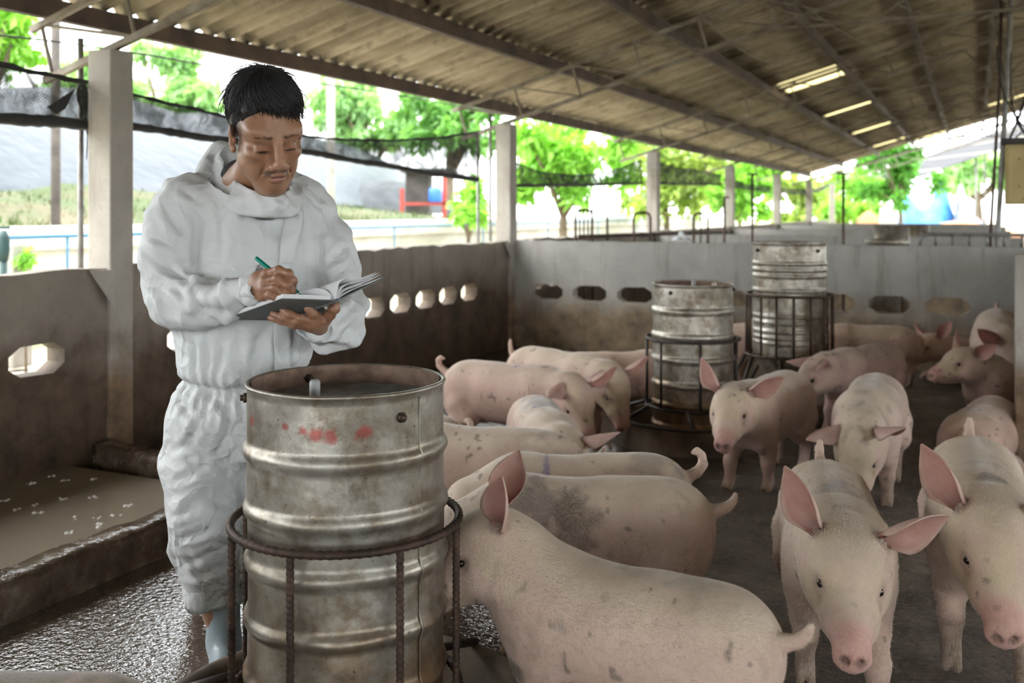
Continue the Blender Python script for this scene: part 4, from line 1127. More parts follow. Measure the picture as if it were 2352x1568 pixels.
disp = disp + creases(8, .0110, 6, 11, 1.0, slv, 1.3) + creases(5, .0040, 16, 26, 1.0, slv)
disp = disp + creases(8, .0120, 4.5, 9, .30, chest, 1.3) + creases(4, .0028, 14, 24, .6, chest)
# gathered waist: a drawn-in line with short pleats above and below it
wl = .835 + .10 * np.clip(CV[:, 1] + .02, -.2, .2) * 2.2
dw = zz - wl; ang = np.arctan2(CV[:, 1] - 0, CV[:, 0])
inner = (np.abs(CV[:, 0]) < .26)
disp -= .020 * np.exp(-(dw / .016) ** 2) * inner
disp += .0032 * np.sin(ang * 30 + 3 * fbm(CV, 7, 81)) * np.exp(-(dw / .075) ** 2) * inner
# the folds one can trace on the suit: a sharp valley with a soft ridge beside it
FOLDS = [(452, 470, 455, 645, 1.3), (500, 450, 520, 600, .8), (560, 480, 590, 610, .7), (385, 470, 445, 560, 1.1), (350, 540, 440, 572, 1.0), (340, 575, 452, 640, 1.5), (395, 605, 470, 640, 1.0),
 (430, 645, 470, 692, 1.0), (380, 660, 440, 742, 1.2), (540, 640, 562, 712, .8), (480, 650, 500, 720, .8), (350, 690, 420, 735, .8), (700, 470, 722, 560, 1.0), (737, 555, 737, 655, 1.2), (745, 480, 768, 545, .8), (805, 600, 745, 655, 1.1), (792, 560, 742, 622, .8),
 (440, 760, 455, 842, 1.0), (480, 760, 490, 850, .8), (520, 770, 515, 850, 1.0), (600, 765, 590, 842, .9), (660, 765, 690, 832, .9), (640, 755, 650, 842, .7), (560, 755, 555, 850, .8), (400, 770, 470, 800, .8), (710, 770, 700, 840, .8),
 (385, 900, 472, 962, 1.0), (400, 960, 482, 1042, 1.1), (482, 930, 430, 1022, .9), (440, 1050, 522, 1102, 1.0), (400, 1102, 482, 1062, 1.0), (395, 1182, 472, 1150, 1.2), (420, 1232, 502, 1200, 1.2), (430, 1292, 522, 1262, 1.0), (500, 1050, 542, 1132, .9), (450, 882, 562, 942, .9),
 (540, 960, 500, 1040, .9), (520, 900, 545, 980, .8), (390, 1030, 450, 1010, .8), (470, 1130, 545, 1170, .9), (440, 1330, 520, 1310, .9), (425, 1250, 470, 1330, .8), (500, 1230, 540, 1290, .8), (560, 500, 540, 620, .6), (610, 500, 600, 590, .5), (690, 560, 705, 650, .7), (660, 500, 690, 600, .6), (420, 430, 470, 470, .9), (690, 450, 730, 480, .8), (820, 690, 770, 760, .9), (835, 720, 790, 790, .8), (700, 770, 770, 795, .9)]
fm = sstep(.45, .0, CN[:, 1])
for (ua, va, ub, vb, st_) in FOLDS:
    a = mp(ua, va, -.10)[[0, 2]]; b = mp(ub, vb, -.10)[[0, 2]]; ab = b - a; L2 = ab @ ab; q = CV[:, [0, 2]] + warp[:, [0, 2]] * .02 - a
    t = (q @ ab) / L2; sgn = (q[:, 0] * ab[1] - q[:, 1] * ab[0]) / math.sqrt(L2); tp_ = np.clip(1.12 - np.abs(t - .5) * 2, 0, 1) ** .7
    m = (t > -.1) & (t < 1.1) & (np.abs(sgn) < .08)
    disp += np.where(m, tp_ * fm * st_ * (-.0095 * np.exp(-np.abs(sgn) / .0075) + .0070 * np.exp(-((sgn - .019) / .012) ** 2) + .0035 * np.exp(-((sgn + .024) / .012) ** 2)), 0)
# cuff and hem stay tidy
hem = sstep(.16, .20, zz); disp = disp * (hem * .7 + .3)
CV = CV + CN * disp[:, None]
me = raw_mesh('coverall', CV, CF, M_COVER)
cov = bpy.data.objects.new('coverall', me); link(cov, MAN)
# front flap over the zip, laid on the chest
def front_y(x, z, r=.012):
    m = (np.abs(CV[:, 0] - x) < r) & (np.abs(CV[:, 2] - z) < r) & (CN[:, 1] < -.2); return CV[m, 1].min() if m.any() else None
for (va, vb) in ((482, 612), (742, 858)):
    rows = []
    for v in range(va, vb, 7):
        uc = 660 - 20 * (v - 462) / 340 + (5 * math.sin(v / 60)); row = []
        for q in (-1, -.5, 0, .5, 1):
            P0 = mp(uc + q * (17 + 3 * math.sin(v / 37)), v, -.15); y = front_y(P0[0], P0[2]); row.append((P0[0], y, P0[2]))
        rows.append(row)
    ok = [r for r in rows if all(p[1] is not None for p in r)]
    Y = np.array([[p[1] for p in r] for r in ok])
    for _ in range(4): Y[1:-1] = (Y[:-2] + Y[1:-1] * 2 + Y[2:]) / 4
    fv = [(p[0], Y[i, j] - .004, p[2]) for i, r in enumerate(ok) for j, p in enumerate(r)]
    MB().add(fv, [(i*5+j, i*5+j+1, (i+1)*5+j+1, (i+1)*5+j) for i in range(len(ok)-1) for j in range(4)]).build('zip_flap', M_COVER, cov, True, solid=.003)
def loop(pts, n):
    P = np.array([mp(*p) for p in pts]); m = len(P); out = []
    for k in range(n):
        t = k / n * m; i = int(t); f_ = t - i; a, b, c_, d = P[(i-1) % m], P[i % m], P[(i+1) % m], P[(i+2) % m]
        out.append(.5 * ((2*b) + (c_-a)*f_ + (2*a-5*b+4*c_-d)*f_**2 + (3*b-a-3*c_+d)*f_**3))
    return np.array(out)
lo_ = loop([(632, 500, -.150), (545, 492, -.125), (462, 460, -.03), (462, 405, .07), (560, 400, .15), (655, 415, .11), (692, 465, .02), (682, 494, -.085)], 64)
up_ = loop([(630, 449, -.160), (566, 430, -.125), (520, 390, -.02), (512, 342, .06), (570, 336, .105), (636, 362, .09), (664, 408, .01), (661, 436, -.095)], 64)
nr_ = 9; cvs = []
cc = (lo_ + up_).mean(0) / 2
for j in range(nr_ + 1):
    t = j / nr_
    for k in range(64):
        p = lo_[k] * (1 - t) + up_[k] * t; o_ = p - np.array([mp(572, 420, 0)[0], -.01, p[2]]); o_ = nrm(o_)
        q = 2 * math.pi * k / 64; bul = .010 * math.sin(math.pi * min(1, t * 1.1)) + .006 * math.sin(q * 7 + 5 * t) * math.sin(math.pi * t) + .005 * math.sin(q * 13 - 7 * t) * t
        cvs.append(p + o_ * bul)
MB().add(cvs, [(j*64+k, j*64+(k+1)%64, (j+1)*64+(k+1)%64, (j+1)*64+k) for j in range(nr_) for k in range(64)]).build('collar', M_COVER, cov, True, solid=.004)
S = Sculpt(); S.chain([mp(556, 415, .0), mp(558, 450, .0)], [.063, .080], .02); v, f = S.mesh(.006, 2)
o = bpy.data.objects.new('undershirt', raw_mesh('undershirt', v, f, pmat('black_knit', (.012, .012, .013), (.02, .02, .021), 30, .85, .2, 200))); link(o, MAN)
# cuffs: soft turned ends at wrists and ankles
def cuff(center, axis, r, name='cuff', h=.03, wob=.006):
    a = nrm(axis); u = nrm(np.cross(a, (0, 0, 1) if abs(a[2]) < .9 else (1, 0, 0))); w = np.cross(a, u); rr = random.Random(int(r * 1e5)); ph = rr.uniform(0, 6)
    V = []; n = 28
    for t, s_ in ((-.6, 1.04), (0, 1.06), (.6, 1.02), (1.0, .97), (.7, .90), (.0, .86)):
        for k in range(n):
            q = 2 * math.pi * k / n; ra = r * s_ + wob * math.sin(3 * q + ph) * (t + .6) + wob * .5 * math.sin(7 * q)
            V.append(np.asarray(center) + a * h * t + (u * math.cos(q) + w * math.sin(q)) * ra)
    MB().add(V, [(i*n+k, i*n+(k+1)%n, (i+1)*n+(k+1)%n, (i+1)*n+k) for i in range(5) for k in range(n)]).build(name, M_COVER, cov, True)
cuff(mp(590, 660, -.288), mp(600, 657, -.298) - mp(585, 662, -.285), .044)
cuff(mp(735, 747, -.205), mp(722, 745, -.235) - mp(735, 748, -.20), .047)
cuff(mp(487, 1350, 0), (0, 0, -1), .076, 'hem', .042, .008); cuff(mp(624, 1350, .05), (0, 0, -1), .076, 'hem', .042, .008)
# ---- boots
for (u, y, tw) in ((512, .0, .25), (622, .06, .35)):
    S = Sculpt(); a = mp(u, 1370, y); b = mp(u + 2, 1470, y); h = mp(u + 2, 1500, y); fd = np.array([math.sin(tw), -math.cos(tw), 0])
    S.chain([a, b, np.array([b[0], b[1], .075])], [.048, .046, .045], .02)
    base = np.array([b[0], b[1], 0])
    S.cone(base + np.array([0, .015, .045]), base + fd * .13 + np.array([0, 0, .040]), .043, .038, .02)
    S.ell(base + fd * .15 + np.array([0, 0, .038]), (.045, .06, .036), rotm(tw), .02)
    S.ell(base + fd * .06 + np.array([0, 0, -.045]), (.3, .3, .05), None, .004, True)
    V, F = S.mesh(.006, 2); o = bpy.data.objects.new('rubber_boot', raw_mesh('rubber_boot', V, F, M_BOOT)); link(o, MAN)

# ---- head ---------------------------------------------------------------------------------
HY = -.155; HSC = 1.12
HC = mp(612, 312, HY); HR = rotm(-math.pi / 2 + math.radians(31), math.radians(24), math.radians(7))
Hh = lambda x, y, z: HC + HR @ (np.array([x, y, z]) * HSC)
S = Sculpt()
def he(x, y, z, r, k=.012, R=None, cut=False): S.ell(Hh(x, y, z), np.asarray(r) * HSC, HR if R is None else HR @ R, k, cut)
def hc(a, b, ra, rb, k=.008, cut=False): S.cone(Hh(*a), Hh(*b), ra * HSC, rb * HSC, k, cut)
he(-.020, 0, .048, (.098, .076, .088), .02); he(.030, 0, .035, (.060, .066, .060), .02); he(.028, 0, -.030, (.060, .064, .085), .025)
he(.036, 0, -.078, (.047, .045, .040), .025); he(.072, 0, -.102, (.020, .024, .018), .02)
for sd in (-1, 1):
    he(.058, sd*.046, -.018, (.026, .022, .020), .018); he(.008, sd*.053, -.052, (.035, .017, .038), .022); he(.048, sd*.036, -.06, (.030, .020, .030), .02)
    he(.062, sd*.040, .040, (.028, .026, .020), .02)
    he(.098, sd*.033, .007, (.015, .021, .0115), .014, cut=True)                                # eye hollow
    he(.0770, sd*.0325, .0040, (.0135, .0165, .0120), .006)                                     # lowered lid over the eye
    hc((.0865, sd*.018, -.006), (.083, sd*.046, -.004), .0035, .003, .006)                      # lower lid
    he(.110, sd*.0150, -.036, (.013, .0105, .0095), .005)                                       # wings of the nose
    hc((.083, sd*.024, .027), (.076, sd*.048, .026), .0065, .005, .018)                         # brow
    hc((.083, sd*.027, -.045), (.070, sd*.040, -.080), .0022, .0015, .010, True)                # fold beside the mouth
    # ear
    he(-.014, sd*.080, .002, (.0205, .0085, .031), .006, rotm(sd*.35, .22)); he(-.003, sd*.079, -.027, (.011, .007, .011), .006)
    he(-.009, sd*.0885, .003, (.0105, .007, .019), .005, rotm(sd*.35, .22), True); he(.004, sd*.078, -.004, (.007, .006, .009), .004)
hc((.088, 0, .022), (.119, 0, -.024), .0100, .0125, .010); he(.121, 0, -.0285, (.0130, .0140, .0122), .007)
hc((.079, -.03, .030), (.079, .03, .030), .010, .010, .022)
for sd in (-1, 1): he(.1115, sd*.0085, -.0415, (.0075, .0045, .0040), .003, cut=True)
he(.088, 0, -.052, (.014, .026, .013), .012)                                                    # upper lip bulge
hc((.0965, -.012, -.0635), (.0965, .012, -.0635), .0058, .0058, .005); hc((.086, -.024, -.0655), (.0965, -.012, -.0635), .0035, .0056, .004); hc((.086, .024, -.0655), (.0965, .012, -.0635), .0035, .0056, .004)
hc((.094, -.013, -.0745), (.094, .013, -.0745), .0068, .0068, .005)
S.cone(Hh(.100, -.022, -.0690), Hh(.100, .022, -.0690), .0028, .0028, .003, True)
hc((.055, 0, -.098), (.03, 0, -.12), .030, .035, .03)
S.chain([Hh(-.025, 0, -.03), Hh(-.040, 0, -.085), mp(560, 430, -.01), mp(562, 470, .01)], [.058, .056, .060, .075], .03)
HV_, HF_ = S.mesh(.0027, 2)
hl = (HV_ - HC) @ HR / HSC
SK = np.array([.36, .19, .11])
Ccol = np.tile(SK, (len(HV_), 1))
Ccol = lerp(Ccol, (.50, .27, .17), sstep(.05, .02, np.linalg.norm((hl - np.array([.105, 0, -.02])) * np.array([1, 1, .8]), axis=1)) * .5)
Ccol = lerp(Ccol, (.44, .20, .13), sstep(.03, .012, np.minimum(np.linalg.norm(hl - np.array([-.01, .085, 0]), axis=1), np.linalg.norm(hl - np.array([-.01, -.085, 0]), axis=1))) * .5)
nz_ = fbm(hl, 160, 5, 2)
def blob(c, r, col, st, sy=True, noise=.25):
    global Ccol
    d = np.linalg.norm((hl * (np.array([1, 1, 1])) - 0) * 1.0 - 0, axis=1)
    for sd in ((-1, 1) if sy else (1,)):
        q = (hl - np.array([c[0], c[1] * sd, c[2]])) / np.asarray(r); dd = np.linalg.norm(q, axis=1) + (nz_ - .5) * noise * 2
        Ccol = lerp(Ccol, col, sstep(1.1, .55, dd) * st)
DK = (.035, .025, .02)
blob((.086, .021, .0300), (.02, .011, .0046), DK, .85, True, .5); blob((.083, .034, .0330), (.02, .012, .0042), DK, .8, True, .5); blob((.078, .047, .0315), (.02, .010, .0034), DK, .7, True, .5)       # eyebrows
blob((.095, .012, -.0535), (.02, .013, .0055), DK, .78, True, .4); blob((.090, .022, -.0600), (.02, .008, .0085), DK, .78, True, .4)     # moustache
blob((.092, 0, -.1), (.03, .018, .016), (.12, .07, .05), .35, False, .5)
blob((.0875, .0325, -.0050), (.012, .0175, .0036), (.015, .01, .008), .95, True, .1)                                    # lashes
blob((.078, .033, .012), (.02, .020, .006), (.26, .13, .08), .5)
blob((.100, 0, -.0640), (.012, .022, .0052), (.30, .115, .09), .7, False, .1); blob((.098, 0, -.0745), (.012, .019, .0062), (.34, .14, .11), .75, False, .1)
blob((.100, 0, -.0690), (.02, .023, .0020), (.05, .02, .018), .9, False, .05)
blob((.113, .0085, -.0425), (.009, .005, .0045), (.06, .025, .02), .9)
blob((.012, .076, .028), (.030, .02, .030), (.09, .07, .06), .75, True, .6); blob((.022, .073, -.002), (.012, .02, .020), (.10, .075, .06), .6, True, .6)   # sideburn
blob((.03, .055, -.07), (.05, .02, .03), (.24, .135, .085), .3, True, .5)
# ---- hands (five fingers each), wrists run into the sleeves
def finger(S, pts, r0, r1):
    m = len(pts); S.chain(pts, [r0 + (r1 - r0) * k / (m - 1) for k in range(m)], .005)
    for p in pts[1:-1]: S.ell(p, (r0 * 1.03,) * 3, None, .004)
def hand_right():
    S = Sculpt(); y = -.315
    wr = mp(578, 667, -.285)
    kn = [mp(613, 628, y - .02), mp(609, 645, y - .032), mp(606, 663, y - .034), mp(604, 680, y - .028)]
    S.cone(mp(555, 675, -.262), wr, .027, .026, .02)
    for k in kn: S.cone(wr, k, .022, .0135, .012)
    S.ell(mp(596, 652, y - .008), (.030, .018, .034), rotm(-.2), .012)
    finger(S, [kn[0], mp(640, 620, y - .040), mp(663, 628, y - .052), mp(673, 645, y - .040), mp(674, 658, y - .026)], .0115, .0082)
    finger(S, [kn[1], mp(638, 640, y - .052), mp(660, 654, y - .056), mp(670, 670, y - .040), mp(664, 678, y - .026)], .0115, .0085)
    finger(S, [kn[2], mp(632, 661, y - .054), mp(650, 673, y - .054), mp(655, 680, y - .036), mp(648, 681, y - .022)], .0110, .0082)
    finger(S, [kn[3], mp(620, 678, y - .046), mp(634, 684, y - .046), mp(636, 686, y - .030)], .0098, .0078)
    finger(S, [mp(592, 650, y + .010), mp(618, 640, y + .020), mp(648, 645, y + .006), mp(668, 658, y - .006)], .0150, .0095)
    return S
def hand_left():
    S = Sculpt(); y = -.26
    wr = mp(740, 748, -.215)
    S.cone(mp(765, 750, -.15), wr, .027, .026, .02)
    bs = [mp(726, 728, y - .045), mp(718, 736, y - .050), mp(712, 744, y - .048), mp(708, 750, y - .040)]
    for b in bs: S.cone(wr, b, .023, .0140, .012)
    S.ell(mp(732, 735, y - .015), (.032, .028, .018), None, .012)
    finger(S, [bs[0], mp(719, 720, y - .066), mp(710, 709, y - .070), mp(705, 702, y - .066)], .0118, .0092)
    finger(S, [bs[1], mp(690, 731, y - .070), mp(666, 722, y - .070), mp(650, 713, y - .060)], .0118, .0088)
    finger(S, [bs[2], mp(680, 739, y - .066), mp(650, 729, y - .060), mp(627, 720, y - .050)], .0115, .0085)
    finger(S, [bs[3], mp(676, 746, y - .058), mp(646, 737, y - .050), mp(621, 730, y - .040)], .0105, .0078)
    finger(S, [mp(745, 740, y + .0), mp(758, 722, y - .03), mp(768, 708, y - .045), mp(772, 700, y - .045)], .0150, .0100)
    return S
allv = [HV_]; allf = [HF_]; allc = [Ccol]; nv = len(HV_)
NAILS = []
for hand, tips in ((hand_right(), [(674, 658, -.345), (665, 677, -.345), (646, 687, -.340)]), (hand_left(), [(705, 703, -.335), (650, 713, -.329), (627, 720, -.319), (621, 730, -.309), (772, 700, -.315)])):
    v, f = hand.mesh(.0024, 2); c = np.tile(np.array([.33, .165, .095]), (len(v), 1)); n_ = vnormals(v, f)
    c = lerp(c, (.22, .105, .062), sstep(.5, .65, fbm(v, 90, 3)) * .5)
    for (u_, v_, y_) in tips:
        d = np.linalg.norm((v - mp(u_, v_, y_ - .006)) * np.array([1, .8, 1]), axis=1); c = lerp(c, (.46, .27, .20), sstep(.0085, .0055, d) * (n_[:, 1] < -.1) * .8)
    allv.append(v); allf.append(f + nv); allc.append(c); nv += len(v)
inner_ = Sculpt()      # trunk and limbs inside the clothes, so that the figure is whole
inner_.cone(mp(560, 460, .01), mp(562, 950, .01), .09, .11, .05); inner_.cone(mp(450, 475, -.03), mp(700, 480, .04), .05, .05, .04)
for pts in ([mp(435, 480, -.04), mp(404, 676, -.09), mp(480, 692, -.18), mp(578, 667, -.275)], [mp(712, 495, .05), mp(782, 690, -.02), mp(758, 749, -.16)]): inner_.chain(pts, [.034, .026, .024, .024][:len(pts)], .03)
for pts in ([mp(490, 980, .0), mp(478, 1175, -.02), mp(500, 1400, 0), mp(512, 1480, 0)], [mp(640, 980, .03), mp(636, 1180, .03), mp(622, 1400, .05), mp(622, 1480, .06)]): inner_.chain(pts, [.075, .05, .036, .034], .04)
v, f = inner_.mesh(.014, 2); allv.append(v); allf.append(f + nv); allc.append(np.tile(SK, (len(v), 1)))
body = bpy.data.objects.new('body', raw_mesh('person_body', np.concatenate(allv), np.concatenate(allf), M_SKIN, True, None, np.concatenate(allc))); link(body, MAN)
# ---- hair: a close cap plus combed strands
S = Sculpt()
he(-.024, 0, .058, (.104, .083, .092), .02); he(.002, 0, .080, (.078, .071, .060), .02); he(-.070, 0, .02, (.052, .072, .075), .02)
he(.118, -.015, .0, (.085, .11, .108), .025, None, True)
he(.02, 0, -.085, (.14, .14, .085), .012, None, True)
for sd in (-1, 1): he(.040, sd*.088, .0, (.048, .03, .062), .012, None, True)
v, f = S.mesh(.004, 2); nn_ = vnormals(v, f); v = v + nn_ * ((fbm(v * np.array([1, 1, 1]), 70, 7) - .5) * .006)[:, None]
hairo = bpy.data.objects.new('hair', raw_mesh('hair_cap', v, f, M_HAIR)); link(hairo, MAN)
rs = random.Random(4); mb = MB()
def onskull(th, ph, lift):
    # th from the crown, ph around (0 = front)
    r = np.array([.107, .085, .096]); c = np.array([-.022, 0, .060])
    return c + np.array([math.sin(th) * math.cos(ph), math.sin(th) * math.sin(ph), math.cos(th)]) * (r + lift)
for i in range(2400):
    ph = rs.uniform(-math.pi, math.pi); th0 = rs.uniform(0, 1.05)
    end = (1.15 if abs(ph) < .8 else 1.36 if abs(ph) < 1.3 else 1.62 if abs(ph) < 1.8 else 1.85) + rs.uniform(-.25, .10) + (.18 if .2 < ph < 1.2 else 0)
    if th0 > end - .15: continue
    sweep = rs.uniform(-.10, .12) + (.38 if abs(ph) < 1.1 else 0) * rs.uniform(.5, 1); pts = []; n = 8
    lift = rs.uniform(.000, .006); flip = rs.random() < .05; te = min(th0 + rs.uniform(.40, .85), end)
    for k in range(n):
        t = k / (n - 1); th = th0 + (te - th0) * t
        p = onskull(th, ph + sweep * t, lift + .004 * math.sin(math.pi * t) + (.020 * t * t if flip else 0)); pts.append(Hh(*p))
    mb.tube(pts, [.0015 * (1 - .8 * k / (n - 1)) for k in range(n)], 4, caps=False)
for i in range(900):      # short sides
    sd = rs.choice((-1, 1)); ph = sd * rs.uniform(.95, 2.4); th0 = rs.uniform(.75, 1.45 if abs(ph) < 1.7 else 1.75); pts = []; L = rs.uniform(.18, .36); lift = rs.uniform(.0, .0035)
    for k in range(5):
        t = k / 4; pts.append(Hh(*onskull(th0 + L * t, ph + sd * .10 * t, lift + .002 * t)))
    mb.tube(pts, [.0013 * (1 - .75 * k / 4) for k in range(5)], 4, caps=False)
# locks falling over the brow, swept to his left
for i in range(800):
    y0 = rs.uniform(-.055, .068); L = rs.uniform(.006, .030) + (.030 * rs.random() if y0 > .015 else 0) + (.014 if y0 > .045 else 0); pts = []; th = .92 + rs.uniform(-.25, .18)
    ph0 = math.asin(max(-.95, min(.95, y0 / .087 / math.sin(th)))); drift = rs.uniform(.006, .030); p0 = onskull(th, ph0, .004)
    for k in range(7):
        t = k / 6; pts.append(Hh(p0[0] + .012 * math.sin(t * 2.2) * (1 - abs(ph0) * .5) - .004 * t, p0[1] + drift * t, p0[2] - L * t - .016 * t))
    mb.tube(pts, [.0014 * (1 - .85 * k / 6) for k in range(7)], 4, caps=False)
o = mb.build('hair_strands', M_HAIR, hairo, True); o['kind'] = 'stuff'

# ---- notebook and pen (held, so things of their own)
M_COVERB = pmat('grey_book_cover', (.15, .16, .155), (.115, .125, .12), 20, .6, .1, 120)
M_PAGE = pmat('page_paper', (.78, .79, .80), (.70, .71, .72), 10, .8, .05, 90)
def m_ruled():
    n = NT('written_page')
    vec = n.obj((1, 1, 1))
    n.set(Base_Color=(.80, .81, .82), Roughness=.8); return n.m
M_INK = pmat('ink_lines', (.25, .28, .36), (.32, .35, .42), 60, .8, 0)
Bp = mp(775, 691, -.385); Ap = mp(646, 687, -.392); Cp = mp(519, 733, -.245); Ep = mp(886, 638, -.375)
sd_ = Cp - Ap; Dp = Bp + sd_; Fp = Ep + sd_
BOOK = empty('notebook', man_loc, PSI, 'open grey hardcover notebook held in the man\'s hand', 'notebook')
nl = nrm(np.cross(Ap - Bp, sd_)); nl = nl if nl[2] > 0 else -nl
nr = nrm(np.cross(Ep - Bp, sd_)); nr = nr if nr[2] > 0 else -nr
def slab(name, p, a, b, n, t, mat, parent, off=0.0):
    P = [p + n * off, p + a + n * off, p + a + b + n * off, p + b + n * off]; Q = [x + n * t for x in P]
    return MB().add(P + Q, [(0,3,2,1),(4,5,6,7),(0,1,5,4),(1,2,6,5),(2,3,7,6),(3,0,4,7)]).build(name, mat, parent, bevel=.0006)
slab('front_cover', Bp, Ap - Bp, sd_, nl, .0028, M_COVERB, BOOK)
slab('back_cover', Bp, Ep - Bp, sd_, nr, .0028, M_COVERB, BOOK)
MB().tube([Bp + nl * .002, Dp + nl * .002], .0045, 10).build('spine', M_COVERB, BOOK, True)
la, lb = Ap - Bp, Ep - Bp
def leaf(name, w_dir, n, hgt, wid, mat, base_off, thick=.0008, curl=0.0, inset=.004, lift=0.0):
    n_u = 14; V = []
    for layer in (0, 1):
        for i in range(n_u + 1):
            t = i / n_u
            off = hgt * (math.sin(math.pi * min(1, t * 1.35)) * .9 if t < .74 else hgt * 0 + math.sin(math.pi * min(1, t * 1.35)) * .9) + base_off * min(1, t * 5) + lift * t * t
            for q in (.02, .98):
                V.append(Bp + w_dir * (t * wid) + n * (off + .003) + sd_ * q + (-n * thick if layer else 0))
    r = 2; h = (n_u + 1) * 2; F = []
    for i in range(n_u):
        a = i * 2; F.append((a, a + 2, a + 3, a + 1)); F.append((a + h, a + 1 + h, a + 3 + h, a + 2 + h))
        F.append((a, a + h, a + 2 + h, a + 2)); F.append((a + 1, a + 3, a + 3 + h, a + 1 + h))
    F.append((n_u*2, n_u*2 + h, n_u*2 + 1 + h, n_u*2 + 1))
    return MB().add(V, F).build(name, mat, BOOK, True)
# left page block with its curved top leaf, right-hand leaves fanning open
slab('page_block', Bp + la * .12, la * .86, sd_ * .97, nl, .011, M_PAGE, BOOK, .003)
lf = leaf('page', la, nl, .020, .97, M_PAGE, .012)
for k, (h_, ofs, wd, lf_) in enumerate(((.004, .002, .97, 0), (.009, .006, .97, .004), (.015, .010, .96, .006), (.026, .016, .92, .004))):
    leaf('page', lb, nr, h_, wd, M_PAGE, ofs, lift=lf_)
# handwriting on the curved page
for k in range(9):
    q0 = .12 + k * .085; pts = []
    for i in range(16):
        t = .10 + .40 * i / 15; off = .020 * math.sin(math.pi * min(1, t * 1.35)) * .9 + .012 * min(1, t * 5)
        pts.append(Bp + la * (t * .97) + nl * (off + .0034) + sd_ * (q0 + .006 * math.sin(i * 2.3 + k)))
    MB().tube(pts, .0005, 4).build('handwriting', M_INK, lf)
PEN = empty('pen', man_loc, PSI, 'green ballpoint pen in the man\'s writing hand', 'pen')
n = NT('green_pen'); n.set(Base_Color=n.ramp(n.noise(40, 2), [(.3, (.0, .24, .17)), (.7, (.0, .30, .21))]), Roughness=.22, Metallic=.3); M_PEN = n.m
pa, pb = mp(588, 592, -.305), mp(691, 676, -.352); pd = nrm(pb - pa); PL = np.linalg.norm(pb - pa)
MB().tube([pa, pa + pd * .002, pa + pd * .05, pa + pd * (PL - .025)], [.0045, .0052, .0052, .0050], 14).build('barrel', M_PEN, PEN, True)
MB().tube([pa + pd * (PL - .025), pa + pd * (PL - .003), pb], [.0050, .0020, .0008], 14).build('tip', M_PEN, PEN, True)
# ================================================================== OUTSIDE AND THE FARTHER PENS
def m_ground(name, a, b, c3, sc=1.2):
    n = NT(name); c = n.ramp(n.noise(sc, 6, .65), [(.32, a), (.5, b), (.68, c3)]); c = n.mix(n.ramp(n.noise(sc * 14, 4, .6), [(.5, 0.0), (.7, .35)]), c, tuple(v * .5 for v in a))
    n.set(Base_Color=c, Roughness=.95, Normal=n.bump(n.noise(sc * 9, 5), .6, .05)); return n.m
M_EARTH = m_ground('outside_earth', (.40, .34, .26), (.50, .45, .36), (.27, .32, .13), .5)
M_BANK = m_ground('grassy_bank', (.115, .09, .05), (.05, .08, .02), (.15, .12, .07), .35)
M_WHITEW = pmat('limewashed_wall', (.74, .73, .69), (.58, .56, .50), 2, .85, .3, 20)
M_BLUE = pmat('blue_pipe', (.02, .12, .22), (.035, .16, .27), 5, .4, .1, 40)
M_PLASTIC = pmat('pale_plastic_cover', (.07, .08, .092), (.045, .055, .066), .35, .5, .35, 1.6, 0, 5, .25)
o = MB().add([(-140, -60, -.03), (140, -60, -.03), (140, 160, -.03), (-140, 160, -.03)], [(0, 1, 2, 3)]).build('ground', M_EARTH); tag(o, 'bare bright ground around the barn', kind='structure')
# low limewashed wall along the yard with a blue water pipe
wy = empty('yard_wall', (-9, 0, 0), label='low limewashed wall along the yard outside', cat='wall')
MB().box((-.3, -4, -.02), (.3, 34, .90)).build('wall_body', M_WHITEW, wy, bevel=.02)
MB().box((-.45, -4, .90), (.42, 34, 1.13)).build('wall_coping', M_WHITEW, wy, bevel=.02)
o = MB().tube([(-8.50, -4, 1.04), (-8.50, 34, 1.04)], .020, 10).build('water_pipe', M_BLUE, None, True); tag(o, 'blue water pipe running along the limewashed yard wall', 'pipe')
for k in range(9): MB().tube([(-8.50, 1 + k * 3.2, -.02), (-8.50, 1 + k * 3.2, 1.04)], .014, 8).build('pipe_post', M_BLUE, o, True)
# bank behind it
def bank(a, b):
    x = -10.2 - 30 * a; y = -14 + 60 * b
    h = 1.0 + .95 * min(1, a * 3.6) + .22 * math.sin(y * .5 + 2 * a) * a + .10 * math.sin(y * 1.7 + a * 9)
    if y > 21: h -= min(1.7, (y - 21) * .22)
    return (x, y, h)
o = MB().grid(bank, 30, 70).build('earth_bank', M_BANK, None, True); tag(o, 'straw and grass covered earth bank outside', kind='structure')
# grass on the bank
M_GRASS = pmat('bank_grass', (.05, .10, .015), (.12, .10, .04), 1.1, .8, 0)
rnd = random.Random(21); V = []; F = []
for k in range(14000):
    a = rnd.random() ** 1.5 * .45; b = rnd.random() * .75
    x, y, z = bank(a, b); h = rnd.uniform(.04, .14); an = rnd.uniform(0, 6.28); w = rnd.uniform(.008, .02); n0 = len(V)
    dx, dy = math.cos(an) * w, math.sin(an) * w; lx, ly = rnd.uniform(-.1, .1), rnd.uniform(-.1, .1)
    V += [(x - dx, y - dy, z - .02), (x + dx, y + dy, z - .02), (x + lx, y + ly, z + h)]; F.append((n0, n0 + 1, n0 + 2))
o = MB().add(V, F).build('bank_grass', M_GRASS); tag(o, 'short grass and straw growing on the bank', 'grass', kind='stuff')
